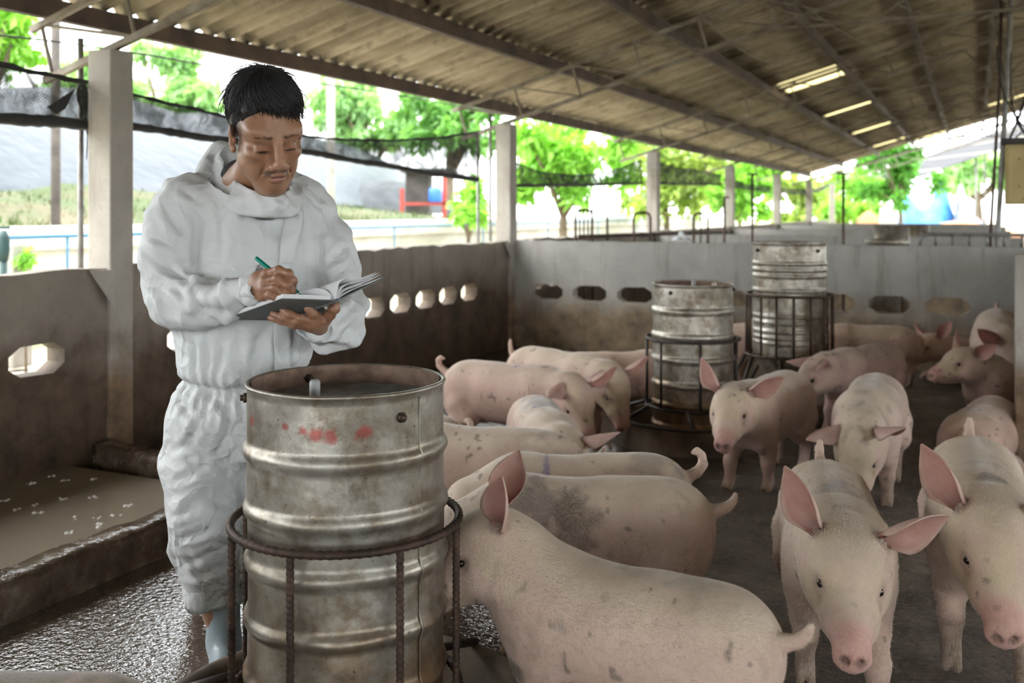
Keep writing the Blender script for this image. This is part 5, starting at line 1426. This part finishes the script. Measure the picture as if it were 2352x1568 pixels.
# inflated plastic cover of a pond
c = at_d(330, 430, 30.0)
mb = MB()
def dome(a, b):
    t = -1 + 2 * a; s_ = b
    L = 17.0; W = 9.0; prof = math.sqrt(max(0, 1 - t ** 4))
    y = t * L; x = (s_ * 2 - 1) * W * prof; z = 3.3 * prof * (1 - abs(s_ * 2 - 1) ** 2.4) * (1 + .05 * math.sin(t * 14 + s_ * 5)) - .1
    return (x, y, z)
mb.grid(dome, 60, 24)
o = mb.build('pond_cover', M_PLASTIC, None, True, loc=(c[0] - 3, c[1], 1.55)); o.rotation_euler = (0, 0, .12); tag(o, 'large pale plastic cover bulging behind the bank', 'cover')
c = at_d(885, 435, 33.0); M_DKNET = pmat('dark_netting', (.03, .033, .036), (.06, .065, .07), 2, .8, .3, 20)
o = MB().lathe([(2.6, 0), (2.2, .35), (1.4, .75), (.6, .95), (.02, 1.0)], 24, cap1=True).build('net_covered_heap', M_DKNET, None, True, loc=(c[0], c[1], 1.2)); o.scale = (1, 1, 1.1); tag(o, 'dark net covered heap at the end of the pond cover', 'heap')
# small shed with red post and blue tank
c = at_d(992, 470, 27); SH = empty('shed', (c[0], c[1], 0), PSI, 'small dark shed with red frame beyond the yard wall', 'shed')
M_DARKW = pmat('dark_boards', (.06, .055, .05), (.10, .09, .08), 3, .9, .3, 20); M_RED = pmat('red_paint', (.42, .06, .04), (.34, .05, .035), 5, .6, .1, 30)
MB().box((-.75, .3, 0), (-.1, 1.6, 2.35)).build('shed_wall', M_DARKW, SH); MB().box((-.85, -.1, 2.35), (.6, 1.8, 2.45)).build('shed_roof', M_DARKW, SH)
MB().box((.28, -.05, 0), (.40, .07, 2.35)).build('red_post', M_RED, SH); MB().box((-.75, -.05, 1.45), (.40, .05, 1.53)).build('red_rail', M_RED, SH); MB().box((-.86, -.05, 0), (-.75, .05, 1.9)).build('red_post', M_RED, SH)
o = MB().lathe([(.30, 0), (.33, .05), (.33, .5), (.28, .62), (.12, .68)], 24, cap0=True, cap1=True).build('blue_barrel', pmat('blue_plastic', (.03, .13, .55), (.04, .18, .62), 3, .4, 0), None, True, loc=at_d(1000, 455, 26.6)); tag(o, 'blue plastic barrel in front of the small shed', 'barrel')
o.location.z = 1.53; o.scale = (.55, .55, .6)

# ---- trees
def m_leaf(name, a, b, tr=.45):
    n = NT(name); c = n.ramp(n.noise(.9, 3, .7), [(.3, a), (.7, b)]); c = n.mix(n.ramp(n.noise(11, 1), [(.45, 0.0), (.6, .5)]), c, tuple(min(1, v * 1.5) for v in b))
    n.set(Base_Color=c, Roughness=.45)
    t = n.n('ShaderNodeBsdfTranslucent'); n.L(n.mix(1.0, c, (1.5, 1.6, .8), 'MULTIPLY'), t.inputs['Color'])
    mx = n.n('ShaderNodeMixShader'); mx.inputs[0].default_value = tr
    n.L(n.b.outputs[0], mx.inputs[1]); n.L(t.outputs[0], mx.inputs[2]); n.L(mx.outputs[0], n.out.inputs[0]); return n.m
M_LEAF = [m_leaf('leaf_bright', (.14, .34, .045), (.28, .50, .09)), m_leaf('leaf_mid', (.10, .26, .06), (.22, .40, .13)), m_leaf('leaf_hazed', (.22, .38, .17), (.36, .52, .28)), m_leaf('leaf_yellow', (.20, .34, .07), (.36, .42, .13)), m_leaf('leaf_dark', (.045, .16, .03), (.12, .32, .05))]  # the third one, for far trees, has rain haze and glare mixed into its greens
M_BARK = pmat('bark', (.20, .15, .10), (.11, .08, .055), 5, .9, .5, 25)
def tree(label, base, crowns, n, leaf, mat, trunk=.12, seed=1, group='trees outside the barn', long=2.4, name='tree', tips=None):
    """crowns: list of (centre, radii) in the place; leaves are folded blades"""
    R = random.Random(seed); base = np.asarray(base, float)
    T = empty(name, base, 0, label, 'tree' if name == 'tree' else 'bush', group)
    rs = np.random.RandomState(seed); wts = np.array([c[1][0] * c[1][1] * c[1][2] for c in crowns]) ** .8; ci = rs.choice(len(crowns), n, p=wts / wts.sum())
    p = rs.randn(n, 3); p /= np.linalg.norm(p, axis=1)[:, None]; p *= (rs.rand(n, 1) ** .45) * 1.05 + rs.randn(n, 1) * .08
    P = np.array([c[0] for c in crowns])[ci] + p * np.array([c[1] for c in crowns])[ci] - base
    d = rs.randn(n, 3) + np.array([0, 0, -.5]); d /= np.linalg.norm(d, axis=1)[:, None]; u_ = rs.randn(n, 3) * .4 + np.array([0, 0, 1.0]); s_ = np.cross(d, u_); s_ /= np.linalg.norm(s_, axis=1)[:, None]
    L = leaf * rs.uniform(.6, 1.3, (n, 1)); w = L / long / 2; up = np.cross(s_, d)
    V = np.stack([P, P + d * L * .45 + s_ * w + up * w * .4, P + d * L, P + d * L * .45 - s_ * w + up * w * .4], 1).reshape(-1, 3); b4 = np.arange(n)[:, None] * 4
    F = np.concatenate([b4 + np.array([[0, 1, 2]]), b4 + np.array([[0, 2, 3]])])
    o = bpy.data.objects.new('foliage', raw_mesh('foliage', V, F, mat, False)); link(o, T); o['kind'] = 'stuff'
    top = np.asarray(crowns[0][0]) - base; mid = top * .5 + np.array([R.uniform(-.1, .1), R.uniform(-.1, .1), 0]) * top[2] * .3
    MB().tube([(0, 0, -.05), mid * .6, mid, top * .95], [trunk, trunk * .85, trunk * .7, trunk * .25], 9).build('trunk', M_BARK, T, True)
    for c_ in crowns[:6]:
        e = np.asarray(c_[0]) - base; MB().tube([mid, (mid + e) / 2 + np.array([0, 0, .1]), e], [trunk * .5, trunk * .35, trunk * .1], 6).build('branch', M_BARK, T, True)
    return T
def crown_px(lst, d):
    """crown blobs given as (u, v, ru, rv) in the picture at depth d"""
    return [(at_d(u, v, d + dd), (ru * d / FPX, (ru + rv) / 2 * d / FPX * .8, rv * d / FPX)) for (u, v, ru, rv, dd) in lst]
def wide(u0, u1, v0, v1, n, r, d, seed):
    R = random.Random(seed); return crown_px([(R.uniform(u0, u1), R.uniform(v0, v1), r * R.uniform(.7, 1.3), r * R.uniform(.6, 1.0), R.uniform(-1, 1)) for _ in range(n)], d)
def base_px(u, d, z=0): p = at_d(u, 500, d); p[2] = z; return p
tree('bright green tree at the far left edge above the netting', base_px(-60, 15), crown_px([(0, 50, 80, 80, 0)], 15) + wide(-140, 80, -20, 150, 12, 36, 15, 1), 2400, .20, M_LEAF[0], .14, 31)
tree('pale hazy tree behind the plastic cover left of the man', base_px(400, 46), crown_px([(410, 230, 40, 60, 0)], 46) + wide(320, 500, 110, 300, 18, 34, 46, 2), 5000, .50, M_LEAF[2], .35, 32)
tree('pale hazy tree behind the nearest column', base_px(180, 48), crown_px([(180, 230, 50, 50, 0)], 48) + wide(20, 320, 130, 300, 22, 36, 48, 3), 5000, .50, M_LEAF[2], .35, 33)
tree('pale green tree right of the man above the netting', base_px(840, 44), crown_px([(840, 250, 40, 40, 0)], 44) + wide(735, 930, 190, 330, 18, 32, 44, 4), 4600, .46, M_LEAF[2], .3, 34)
tree('green tree between the pale pole and the corner column', base_px(1030, 38), crown_px([(1030, 260, 40, 40, 0)], 38) + wide(920, 1150, 220, 340, 18, 34, 38, 5), 4200, .42, M_LEAF[1], .25, 35)
tree('young bushy tree left of the corner column', base_px(1075, 17), crown_px([(1075, 450, 20, 25, 0)], 17) + wide(1035, 1115, 415, 520, 14, 15, 17, 6), 1300, .17, M_LEAF[0], .05, 36, name='bush')
tree('mango tree with long drooping leaves right of the corner column', base_px(1292, 19), crown_px([(1295, 360, 40, 30, 0)], 19) + wide(1190, 1440, 295, 450, 24, 34, 19, 7), 3200, .32, M_LEAF[0], .10, 37, long=3.6)
tree('mango tree with yellow green leaves behind the third column', base_px(1530, 26), crown_px([(1530, 400, 30, 30, 0)], 26) + wide(1430, 1650, 335, 470, 24, 32, 26, 8), 3200, .37, M_LEAF[3], .10, 38, long=3.4)
tree('green bushy tree behind the fourth column', base_px(1700, 34), crown_px([(1700, 440, 25, 25, 0)], 34) + wide(1620, 1770, 375, 500, 20, 24, 34, 9), 2600, .40, M_LEAF[0], .10, 39)
tree('yellowish tree behind the fifth and sixth columns', base_px(1840, 47), crown_px([(1840, 450, 25, 25, 0)], 47) + wide(1760, 1910, 395, 505, 20, 22, 47, 10), 2600, .47, M_LEAF[3], .12, 40)
tree('dark leafy tree hanging at the far end of the barn', base_px(2070, 37), crown_px([(2070, 380, 30, 25, 0)], 37) + wide(1990, 2160, 335, 440, 18, 24, 37, 11) + wide(2050, 2090, 420, 490, 5, 14, 37, 12), 3000, .34, M_LEAF[4], .10, 41)
tree('loose green tree between the barn end and the dark leafy tree', base_px(1965, 44), crown_px([(1965, 430, 25, 25, 0)], 44) + wide(1900, 2030, 395, 500, 14, 22, 44, 13), 2400, .38, M_LEAF[0], .10, 44)
tree('bright shrub at the barn end left of the blue tarpaulin', base_px(1935, 40), crown_px([(1935, 485, 25, 18, 0)], 40) + wide(1890, 1985, 465, 505, 8, 18, 40, 14), 1500, .34, M_LEAF[0], .1, 42, name='bush')
tree('pale green tree beyond the far shed at the right', base_px(2250, 62), crown_px([(2250, 390, 30, 30, 0)], 62) + wide(2170, 2360, 345, 430, 16, 30, 62, 15), 3000, .55, M_LEAF[2], .3, 43)
for k, (u, d, s_) in enumerate(((30, 8.4, 22), (60, 8.2, 14))):
    tree(('leafy weed standing by the yard wall', 'smaller leafy weed beside the yard wall')[k], base_px(u, d), crown_px([(u, 592, s_, s_, 0)], d), 90, .10, M_LEAF[0], .012, 50 + k, name='weed', group='weeds in the yard')

# ---- poles outside
for (u, d, vt, r, mat, lab) in ((128, 12.0, 30, .055, pmat('dark_timber', (.10, .085, .07), (.055, .045, .04), 6, .9, .3, 40), 'dark timber pole outside behind the left netting'),
                               (760, 21.0, 150, .085, M_CONC2, 'pale concrete pole outside right of the man')):
    b = base_px(u, d); t = at_d(u, vt, d); o = MB().tube([(0, 0, 0), (0, 0, t[2])], r, 12).build('utility_pole', mat, None, True, loc=b); tag(o, lab, 'pole', 'poles outside')
for (u, x, vt, lab) in ((185, -4.40, 88, 'thin grey steel pole left of the nearest column'), (1098, -4.35, 300, 'thin steel pole left of the corner column'), (1126, -4.30, 255, 'thin steel pole touching the corner column')):
    t = at_x(u, vt, x); o = MB().tube([(0, 0, -.02), (0, 0, t[2])], .016, 8).build('net_pole', M_PIPE, None, True, loc=(x, t[1], 0)); tag(o, lab, 'pole', 'thin net poles')

# ---- shade netting
def m_net():
    n = NT('shade_net'); x, y, z = n.sep()
    wv = n.math('MULTIPLY', n.math('SINE', n.math('MULTIPLY', y, 420)), n.math('SINE', n.math('MULTIPLY', z, 420)))
    a = n.math('ADD', n.noise(7, 5, .65), n.math('MULTIPLY', wv, .10))
    f = n.ramp(a, [(.40, .92), (.62, .58)])
    tr = n.n('ShaderNodeBsdfTransparent'); mx = n.n('ShaderNodeMixShader')
    n.set(Base_Color=(.03, .038, .03), Roughness=.8); n.L(f, mx.inputs[0]); n.L(tr.outputs[0], mx.inputs[1]); n.L(n.b.outputs[0], mx.inputs[2]); n.L(mx.outputs[0], n.out.inputs[0])
    return n.m
M_NET = m_net(); M_HEM = pmat('net_hem', (.018, .018, .018), (.035, .032, .03), 12, .8, .3, 60)
def interp(pts, u):
    for (a, va), (b, vb) in zip(pts, pts[1:]):
        if u <= b: t = (u - a) / (b - a); t = t * t * (3 - 2 * t) * .4 + t * .6; return va + (vb - va) * t
    return pts[-1][1]
def net(label, top, bot, x=-4.20, n=40, hem=.018):
    R = random.Random(len(label)); N = empty('shade_net', at_x(top[0][0], top[0][1], x), label=label, cat='netting', group='shade nets along the open side'); o0 = np.array(N.location)
    u0, u1 = top[0][0], top[-1][0]; A = []; B = []
    for i in range(n + 1):
        u = u0 + (u1 - u0) * i / n; A.append(at_x(u, interp(top, u) + R.uniform(-1, 1), x) - o0); B.append(at_x(u, interp(bot, u) + R.uniform(-.6, .6), x) - o0)
    V = []
    for i in range(n + 1):
        for j in range(7):
            t = j / 6; p = A[i] * (1 - t) + B[i] * t; p = p + np.array([.03 * math.sin(i * .9 + j * .7) * math.sin(math.pi * t) + .012 * R.uniform(-1, 1) * math.sin(math.pi * t), 0, 0]); V.append(p)
    MB().add(V, [(i*7+j, (i+1)*7+j, (i+1)*7+j+1, i*7+j+1) for i in range(n) for j in range(6)]).build('net_sheet', M_NET, N, True)
    MB().tube(A, [hem * .45 * R.uniform(.7, 1.3) for _ in A], 6).build('top_cord', M_HEM, N, True)
    MB().tube(B, [hem * R.uniform(.85, 1.2) for _ in B], 8).build('rolled_hem', M_HEM, N, True)
    return N
net('black shade net hanging left of the nearest column', [(-420, 66), (0, 148), (90, 168), (180, 186), (214, 190)], [(-420, 236), (0, 272), (110, 278), (214, 288)], hem=.030)
net('black shade net sagging between the nearest column and the corner column', [(288, 214), (420, 244), (520, 268), (700, 313), (780, 320), (900, 323), (1010, 317), (1096, 303)], [(288, 289), (520, 322), (700, 348), (850, 374), (1000, 400), (1100, 412)], x=-4.16, n=70, hem=.022)
net('shade net between the corner column and the third column', [(1184, 374), (1240, 396), (1330, 404), (1400, 394), (1474, 368)], [(1184, 426), (1330, 425), (1474, 421)])
net('shade net between the third and fourth columns', [(1500, 374), (1580, 388), (1658, 402)], [(1500, 421), (1658, 424)], n=24)
net('shade net between the fourth and fifth columns', [(1676, 410), (1720, 424), (1770, 430)], [(1676, 428), (1770, 440)], n=16)
net('farthest sagging shade net by the last columns', [(1784, 431), (1846, 436), (1880, 434), (1912, 420)], [(1784, 442), (1846, 446), (1880, 440), (1912, 423)], n=16)
# torn strips of net hanging from the thin pole
TN = empty('torn_net', at_x(188, 180, -4.38), label='torn black net rags hanging from the thin pole', cat='rag'); o0 = np.array(TN.location); R = random.Random(9)
for k in range(16):
    u = 188 + R.uniform(-6, 16); L = R.choice([.10, .15, .2, .3, .42]) * R.uniform(.7, 1.1); p = at_x(u, 185 + R.uniform(0, 20), -4.38 + R.uniform(-.02, .02)) - o0; pts = []
    for i in range(7): pts.append(p + np.array([R.uniform(-.006, .006), .01 * math.sin(i + k) + R.uniform(-.005, .005), -L * i / 6]))
    MB().tube(pts, [.010 * (1 - .75 * i / 6) * R.uniform(.6, 1.2) for i in range(7)], 5).build('strip', M_HEM, TN, True)
o = MB().add([at_x(*q, -4.17) for q in ((108, 246), (172, 204), (150, 250), (130, 262))], [(0, 1, 2, 3)]).build('net_flap', M_HEM, solid=.004); tag(o, 'triangular dark net flap tied up on the left netting', 'rag')
# cable across the open side
o = MB().tube([at_x(u, v, -4.9) for u, v in ((-30, 78), (150, 98), (350, 128), (600, 172), (900, 216), (1160, 262))], .006, 5).build('cable', M_HEM, None, True); tag(o, 'thin dark cable strung outside the eave', 'cable')

# ---- farther pens beyond the cross wall
def rod_T(u, vt, d, lab):
    b = base_px(u, d); t = at_d(u, vt, d); E = empty('steel_stake', b, PSI, lab, 'stake', 'T-topped stakes beyond the cross wall')
    MB().tube([(0, 0, 0), (0, 0, t[2])], .014, 8).build('rod', M_STEEL, E, True); MB().beam((-.055, 0, t[2]), (.055, 0, t[2]), .03, .02).build('cross_top', M_STEEL, E)
rod_T(1664, 453, 11.5, 'short T-topped iron stake left of the tall drum'); rod_T(1728, 400, 10.6, 'tall T-topped iron stake just left of the tall drum'); rod_T(1937, 398, 10.2, 'tall T-topped iron stake right of the tall drum')
def hoop(u0, u1, vt, d, lab, bars=0, z0=0.0):
    b = base_px(u0, d); w = (u1 - u0) * d / FPX; h = at_d(u0, vt, d)[2]; E = empty('hoop_barrier', b, PSI, lab, 'barrier', 'iron hoop barriers beyond the cross wall')
    r = min(.06, w * .3); P = [(0, 0, z0), (0, 0, h - r), (r * .3, 0, h - r * .3), (r, 0, h), (w - r, 0, h), (w - r * .3, 0, h - r * .3), (w, 0, h - r), (w, 0, z0)]
    MB().tube(P, .014, 8).build('hoop', M_STEEL, E, True)
    for k in range(bars): x = w * (k + 1) / (bars + 1); MB().tube([(x, 0, z0), (x, 0, h)], .009, 6).build('bar', M_STEEL, E, True)
hoop(1322, 1360, 482, 10.4, 'narrow barred iron frame at the left beyond the cross wall', 3); hoop(1360, 1395, 470, 11.2, 'arched iron frame beside the narrow barred frame'); hoop(1456, 1494, 488, 10.8, 'plain iron hoop frame in the middle beyond the cross wall'); hoop(1593, 1626, 490, 10.8, 'iron hoop frame near the white rag', 1)
o = MB().tube([base_px(1330, 10.5, 1.03), base_px(1670, 12.5, 1.03)], .02, 8).build('iron_rail', M_STEEL, None, True); tag(o, 'long rusty rail behind the hoop frames', 'rail')
# feeder drums in the pens behind
for (u, d, zt, r, lab) in ((2048, 11.5, 1.13, .19, 'grey drum top showing beyond the cross wall on the right'), (2103, 15.5, 1.08, .20, 'small farther drum top beside the grey drum top')):
    b = base_px(u, d); E = empty('far_drum', b, 0, lab, 'drum', 'drums in the farther pens')
    MB().lathe([(r, 0), (r, zt - .2), (r + .008, zt - .19), (r, zt - .18), (r, zt), (r - .008, zt), (r - .008, zt - .25)], 40, cap0=True).build('drum_shell', mD3, E, True)
b = base_px(2030, 10.3); E = empty('far_drum', b, 0, 'wide low drum lid in front of the grey drum top', 'drum', 'drums in the farther pens'); MB().lathe([(.16, 0), (.16, .95), (.185, .97), (.185, 1.0), (.02, 1.02)], 32, cap0=True, cap1=True).build('drum_shell', mD3, E, True)
# rag on the wall
R = random.Random(3); p = at_y(1566, 552, BY + .06); p[2] = 1.02
mb = MB().grid(lambda a, b: ((a - .5) * .20 + .01 * math.sin(b * 9), (b - .5) * .10, .005 + .075 * math.exp(-((a - .5) ** 2 * 9 + (b - .5) ** 2 * 6)) * (1 + .35 * math.sin(a * 17 + b * 11))), 22, 14)
o = mb.build('rag', M_COVER, None, True, loc=p); tag(o, 'crumpled white rag lying on the cross wall', 'rag')
# bent pipe rail on the right end of the cross wall
p0 = at_y(2112, 562, BY + .06); p1_ = at_y(2352, 562, BY + .06); L = 1.6
E = empty('pipe_rail', (p0[0], BY + .06, 1.015), 0, 'low bent steel rail on top of the cross wall at right', 'rail')
MB().tube([(0, 0, 0), (.005, 0, .05), (.03, 0, .085), (.07, 0, .095), (L - .7, 0, .095)], .014, 8).build('top_rail', M_PIPE, E, True)
for k in range(6): x = .12 + k * .125; MB().tube([(x, 0, 0), (x, 0, .095)], .011, 7).build('rail_post', M_PIPE, E, True)
# grey posts at the right edge with a yellow box and loose cables
M_YELLOW = pmat('yellowed_box', (.55, .44, .19), (.42, .33, .15), 4, .6, .2, 40)
a = at_y(2291, 548, BY + .18); b = at_y(2322, 20, BY + .18)
PB = empty('ridge_post', (a[0], a[1], 0), 0, 'grey steel post rising to the roof at the right edge', 'post'); o0 = np.array([a[0], a[1], 0])
MB().tube([np.array([0, 0, 0]), np.array([0, 0, a[2]]), b - o0, (b - o0) + (b - a) * .25], .022, 10).build('post', M_PIPE, PB, True)
MB().tube([np.array([-.05, .02, 0]), np.array([-.05, .02, 1.1]), np.array([.02, .02, 2.4]), np.array([.03, .02, 3.2])], .012, 8).build('conduit', M_STEEL, PB, True)
q0 = at_y(2308, 470, BY + .12); q1 = at_y(2308, 332, BY + .12)
YB = empty('switch_box', (q0[0], BY + .1, q0[2]), 0, 'yellowed metal switch box hanging on the right post', 'box')
hh = q1[2] - q0[2]; MB().box((0, 0, 0), (.42, .14, hh)).build('casing', M_YELLOW, YB, bevel=.01); MB().box((.02, -.012, .02), (.40, 0, hh - .02)).build('door', M_YELLOW, YB, bevel=.006)
for (x, z) in ((.10, hh * .75), (.10, hh * .3), (.13, hh * .1)): MB().tube([(x, -.018, z), (x, -.011, z)], .006, 8).build('screw', M_STEEL, YB, True)
MB().box((-.03, -.03, hh), (.45, .17, hh + .05)).build('rain_hood', M_DARKW, YB, bevel=.008)
R = random.Random(14)
for k in range(9):
    u0 = 2280 + R.uniform(0, 60); pts = []; x1, z1 = R.uniform(-.1, .4), R.uniform(2.2, 3.3)
    s_ = np.array([q0[0] + R.uniform(.0, .35), BY + .12, q1[2] + .05]); e_ = np.array([q0[0] + R.uniform(-.15, .6), BY + R.uniform(-.4, .6), R.uniform(2.5, 3.6)])
    m_ = (s_ + e_) / 2 + np.array([R.uniform(-.25, .25), R.uniform(-.1, .1), -R.uniform(.0, .3)])
    for i in range(11): t = i / 10; pts.append(s_ * (1-t)**2 + 2 * m_ * t * (1-t) + e_ * t * t)
    o = MB().tube(pts, .006, 5).build('loose_cable', M_HEM, None, True); tag(o, 'loose dark cable hanging above the switch box', 'cable', 'cables above the switch box')
# horizontal tie bars and ridge struts
for k, y in enumerate(COLY[1:5]):
    x0 = -1.62; z0 = 2.16 + SL * (x0 - LX); E = empty('tie_bar', (x0, y, z0), 0, ['nearest level tie bar under the roof', 'second level tie bar under the roof', 'third level tie bar under the roof', 'farthest level tie bar under the roof'][k], 'tie bar', 'level tie bars')
    MB().beam((0, 0, 0), (4.2, 0, .02), .024, .024).build('bar', M_TRUSS, E)
    for (xa, xb) in ((.9, 1.5), (1.9, 1.5), (1.9, 2.7), (2.9, 2.9)):
        MB().tube([(xa, 0, .01), (xb, 0, SL * xb - .0)], .011, 6).build('strut', M_TRUSS, E, True)
R = random.Random(8)
for k in range(5):      # slack wires under the roof
    x0 = R.uniform(-2.6, .6); x1 = x0 + R.uniform(.4, 1.6); y0 = R.uniform(5.5, 9); y1 = y0 + R.uniform(3, 6); sag = R.uniform(.1, .35); pts = []
    for i in range(13): t = i / 12; x = x0 + (x1 - x0) * t; pts.append((x, y0 + (y1 - y0) * t, zr(min(x, RIDGE)) - .42 - sag * math.sin(math.pi * t)))
    o = MB().tube(pts, .006, 5).build('slack_wire', M_TRUSS, None, True); tag(o, 'slack wire strung beneath the roof trusses', 'wire', 'slack wires under the roof')

# ---- yard at the far end of the barn
def tarp(name, lab, u, v, d, w, h, mat, seed):
    R = random.Random(seed); p = at_d(u, v, d); zb = p[2]
    mb = MB().grid(lambda a, b: ((a - .5) * w * (1 - .25 * b), (b - .5) * 1.4 + .25 * math.sin(a * 7 + seed), max(0, h * (1 - (2 * b - 1) ** 2) ** .8 * (.75 + .25 * math.sin(a * 9 + seed)) * (1 - (2 * a - 1) ** 4))), 26, 16)
    o = mb.build(name, mat, None, True, loc=(p[0], p[1], 0)); o.rotation_euler = (0, 0, PSI); tag(o, lab, 'tarpaulin', 'tarpaulins in the far yard'); return o
tarp('tarpaulin', 'blue tarpaulin over a heap in the far yard', 2130, 500, 42, 2.9, 2.7, pmat('blue_tarp', (.05, .24, .62), (.10, .36, .75), 2, .4, .4, 4), 1)
tarp('tarpaulin', 'grey crumpled tarpaulin in the far yard', 2216, 500, 41, 1.5, 2.4, pmat('grey_tarp', (.26, .27, .31), (.12, .13, .16), 2, .4, .5, 4), 4)
M_BRICK = m_ground('red_earth', (.62, .26, .13), (.70, .33, .17), (.5, .22, .11), 1.0)
p = at_d(2150, 505, 40); o = MB().grid(lambda a, b: ((a - .5) * 9, (b - .5) * 2.4, .95 * (1 - (2 * b - 1) ** 2) * (.8 + .2 * math.sin(a * 13)) * min(1, a * 6, (1 - a) * 6)), 40, 12).build('earth_heap', M_BRICK, None, True, loc=(p[0], p[1], -.05)); o.rotation_euler = (0, 0, PSI); tag(o, 'long heap of orange red earth in the far yard', 'heap')
p = at_d(1995, 500, 39); o = MB().lathe([(.75, 0), (.6, .5), (.35, .95), (.05, 1.15)], 14, cap1=True).build('earth_heap', M_BRICK, None, True, loc=(p[0], p[1], -.03)); o.scale = (1, .8, 1.15); tag(o, 'small pointed heap of orange earth by the shrub', 'heap')
p = at_d(2040, 500, 37.5); o = MB().box((-.28, -.28, -.03), (.28, .28, 1.45)).build('white_block', M_WHITEW, None, bevel=.04, loc=(p[0], p[1], 0)); tag(o, 'white block standing before the orange earth', 'block')
# open shed roof beyond
p = at_d(2200, 400, 52); FS = empty('far_shed', (p[0], p[1], 0), PSI, 'open shed with grey corrugated roof beyond the barn end', 'shed')
def shedroof(a, b): return ((a - .42) * 9.5, (b - .5) * 10, 2.9 + 3.3 * a + .03 * math.cos(b * 180))
MB().grid(shedroof, 2, 180).build('roof', pmat('dull_zinc', (.05, .05, .053), (.03, .03, .033), 2, .6, .2, 20), FS, True)
for x in (-3.6, -1.2, 1.3, 3.6):
    for y in (-4.6, 4.6): MB().tube([(x, y, 0), (x, y, 3.0 + 3.3 * (x / 9.5 + .42))], .06, 8).build('post', M_PIPE, FS, True)
for a_ in (.1, .35, .6, .85): MB().beam(shedroof(a_, 0), shedroof(a_, 1), .08, .12).build('purlin', M_CONC2, FS)
# blue gate pieces and tank by the yard on the far left
p = base_px(8, 7.6); TP = empty('standpipe', p, PSI, 'green painted standpipe at the left edge outside', 'standpipe')
M_TEAL = pmat('teal_paint', (.008, .035, .034), (.015, .055, .052), 6, .5, .2, 40)
MB().tube([(0, 0, 0), (0, 0, 1.02)], .028, 10).build('pipe', M_TEAL, TP, True); MB().lathe([(.035, .92), (.045, 1.0), (.045, 1.10), (.02, 1.15)], 16, cap0=True, cap1=True).build('valve_body', M_TEAL, TP, True); MB().beam((-.05, 0, 1.17), (.05, 0, 1.17), .015, .02).build('handle', M_TEAL, TP)
p = base_px(36, 8.3); o = MB().box((-.07, -.1, 0), (.09, .1, 1.03)).build('stone_post', M_CONC2, None, bevel=.02, loc=p); tag(o, 'dark stained stone post beside the standpipe', 'post')
# dung and straw crumbs along the foot of the cross wall
M_DUNG = pmat('dark_muck', (.035, .03, .026), (.075, .065, .055), 20, .7, .5, 60); R = random.Random(6)
base_me = [sphere_mesh('muck_lump', .03, M_DUNG, 7, 5) for _ in range(2)]
for k in range(46):
    u = R.uniform(1195, 1500); p = at_z(u, R.uniform(776, 812) + (u - 1195) * .02, 0.0)
    if p[1] > BY - .05: continue
    o = bpy.data.objects.new('muck_lump', base_me[k % 2]); link(o); o.location = (p[0], p[1], .008); o.scale = (R.uniform(.6, 1.9), R.uniform(.6, 1.6), R.uniform(.3, .8)); o.rotation_euler = (R.uniform(-.3, .3), R.uniform(-.3, .3), R.uniform(0, 6)); tag(o, 'lump of dark muck at the foot of the cross wall', 'muck', 'muck lumps by the cross wall')
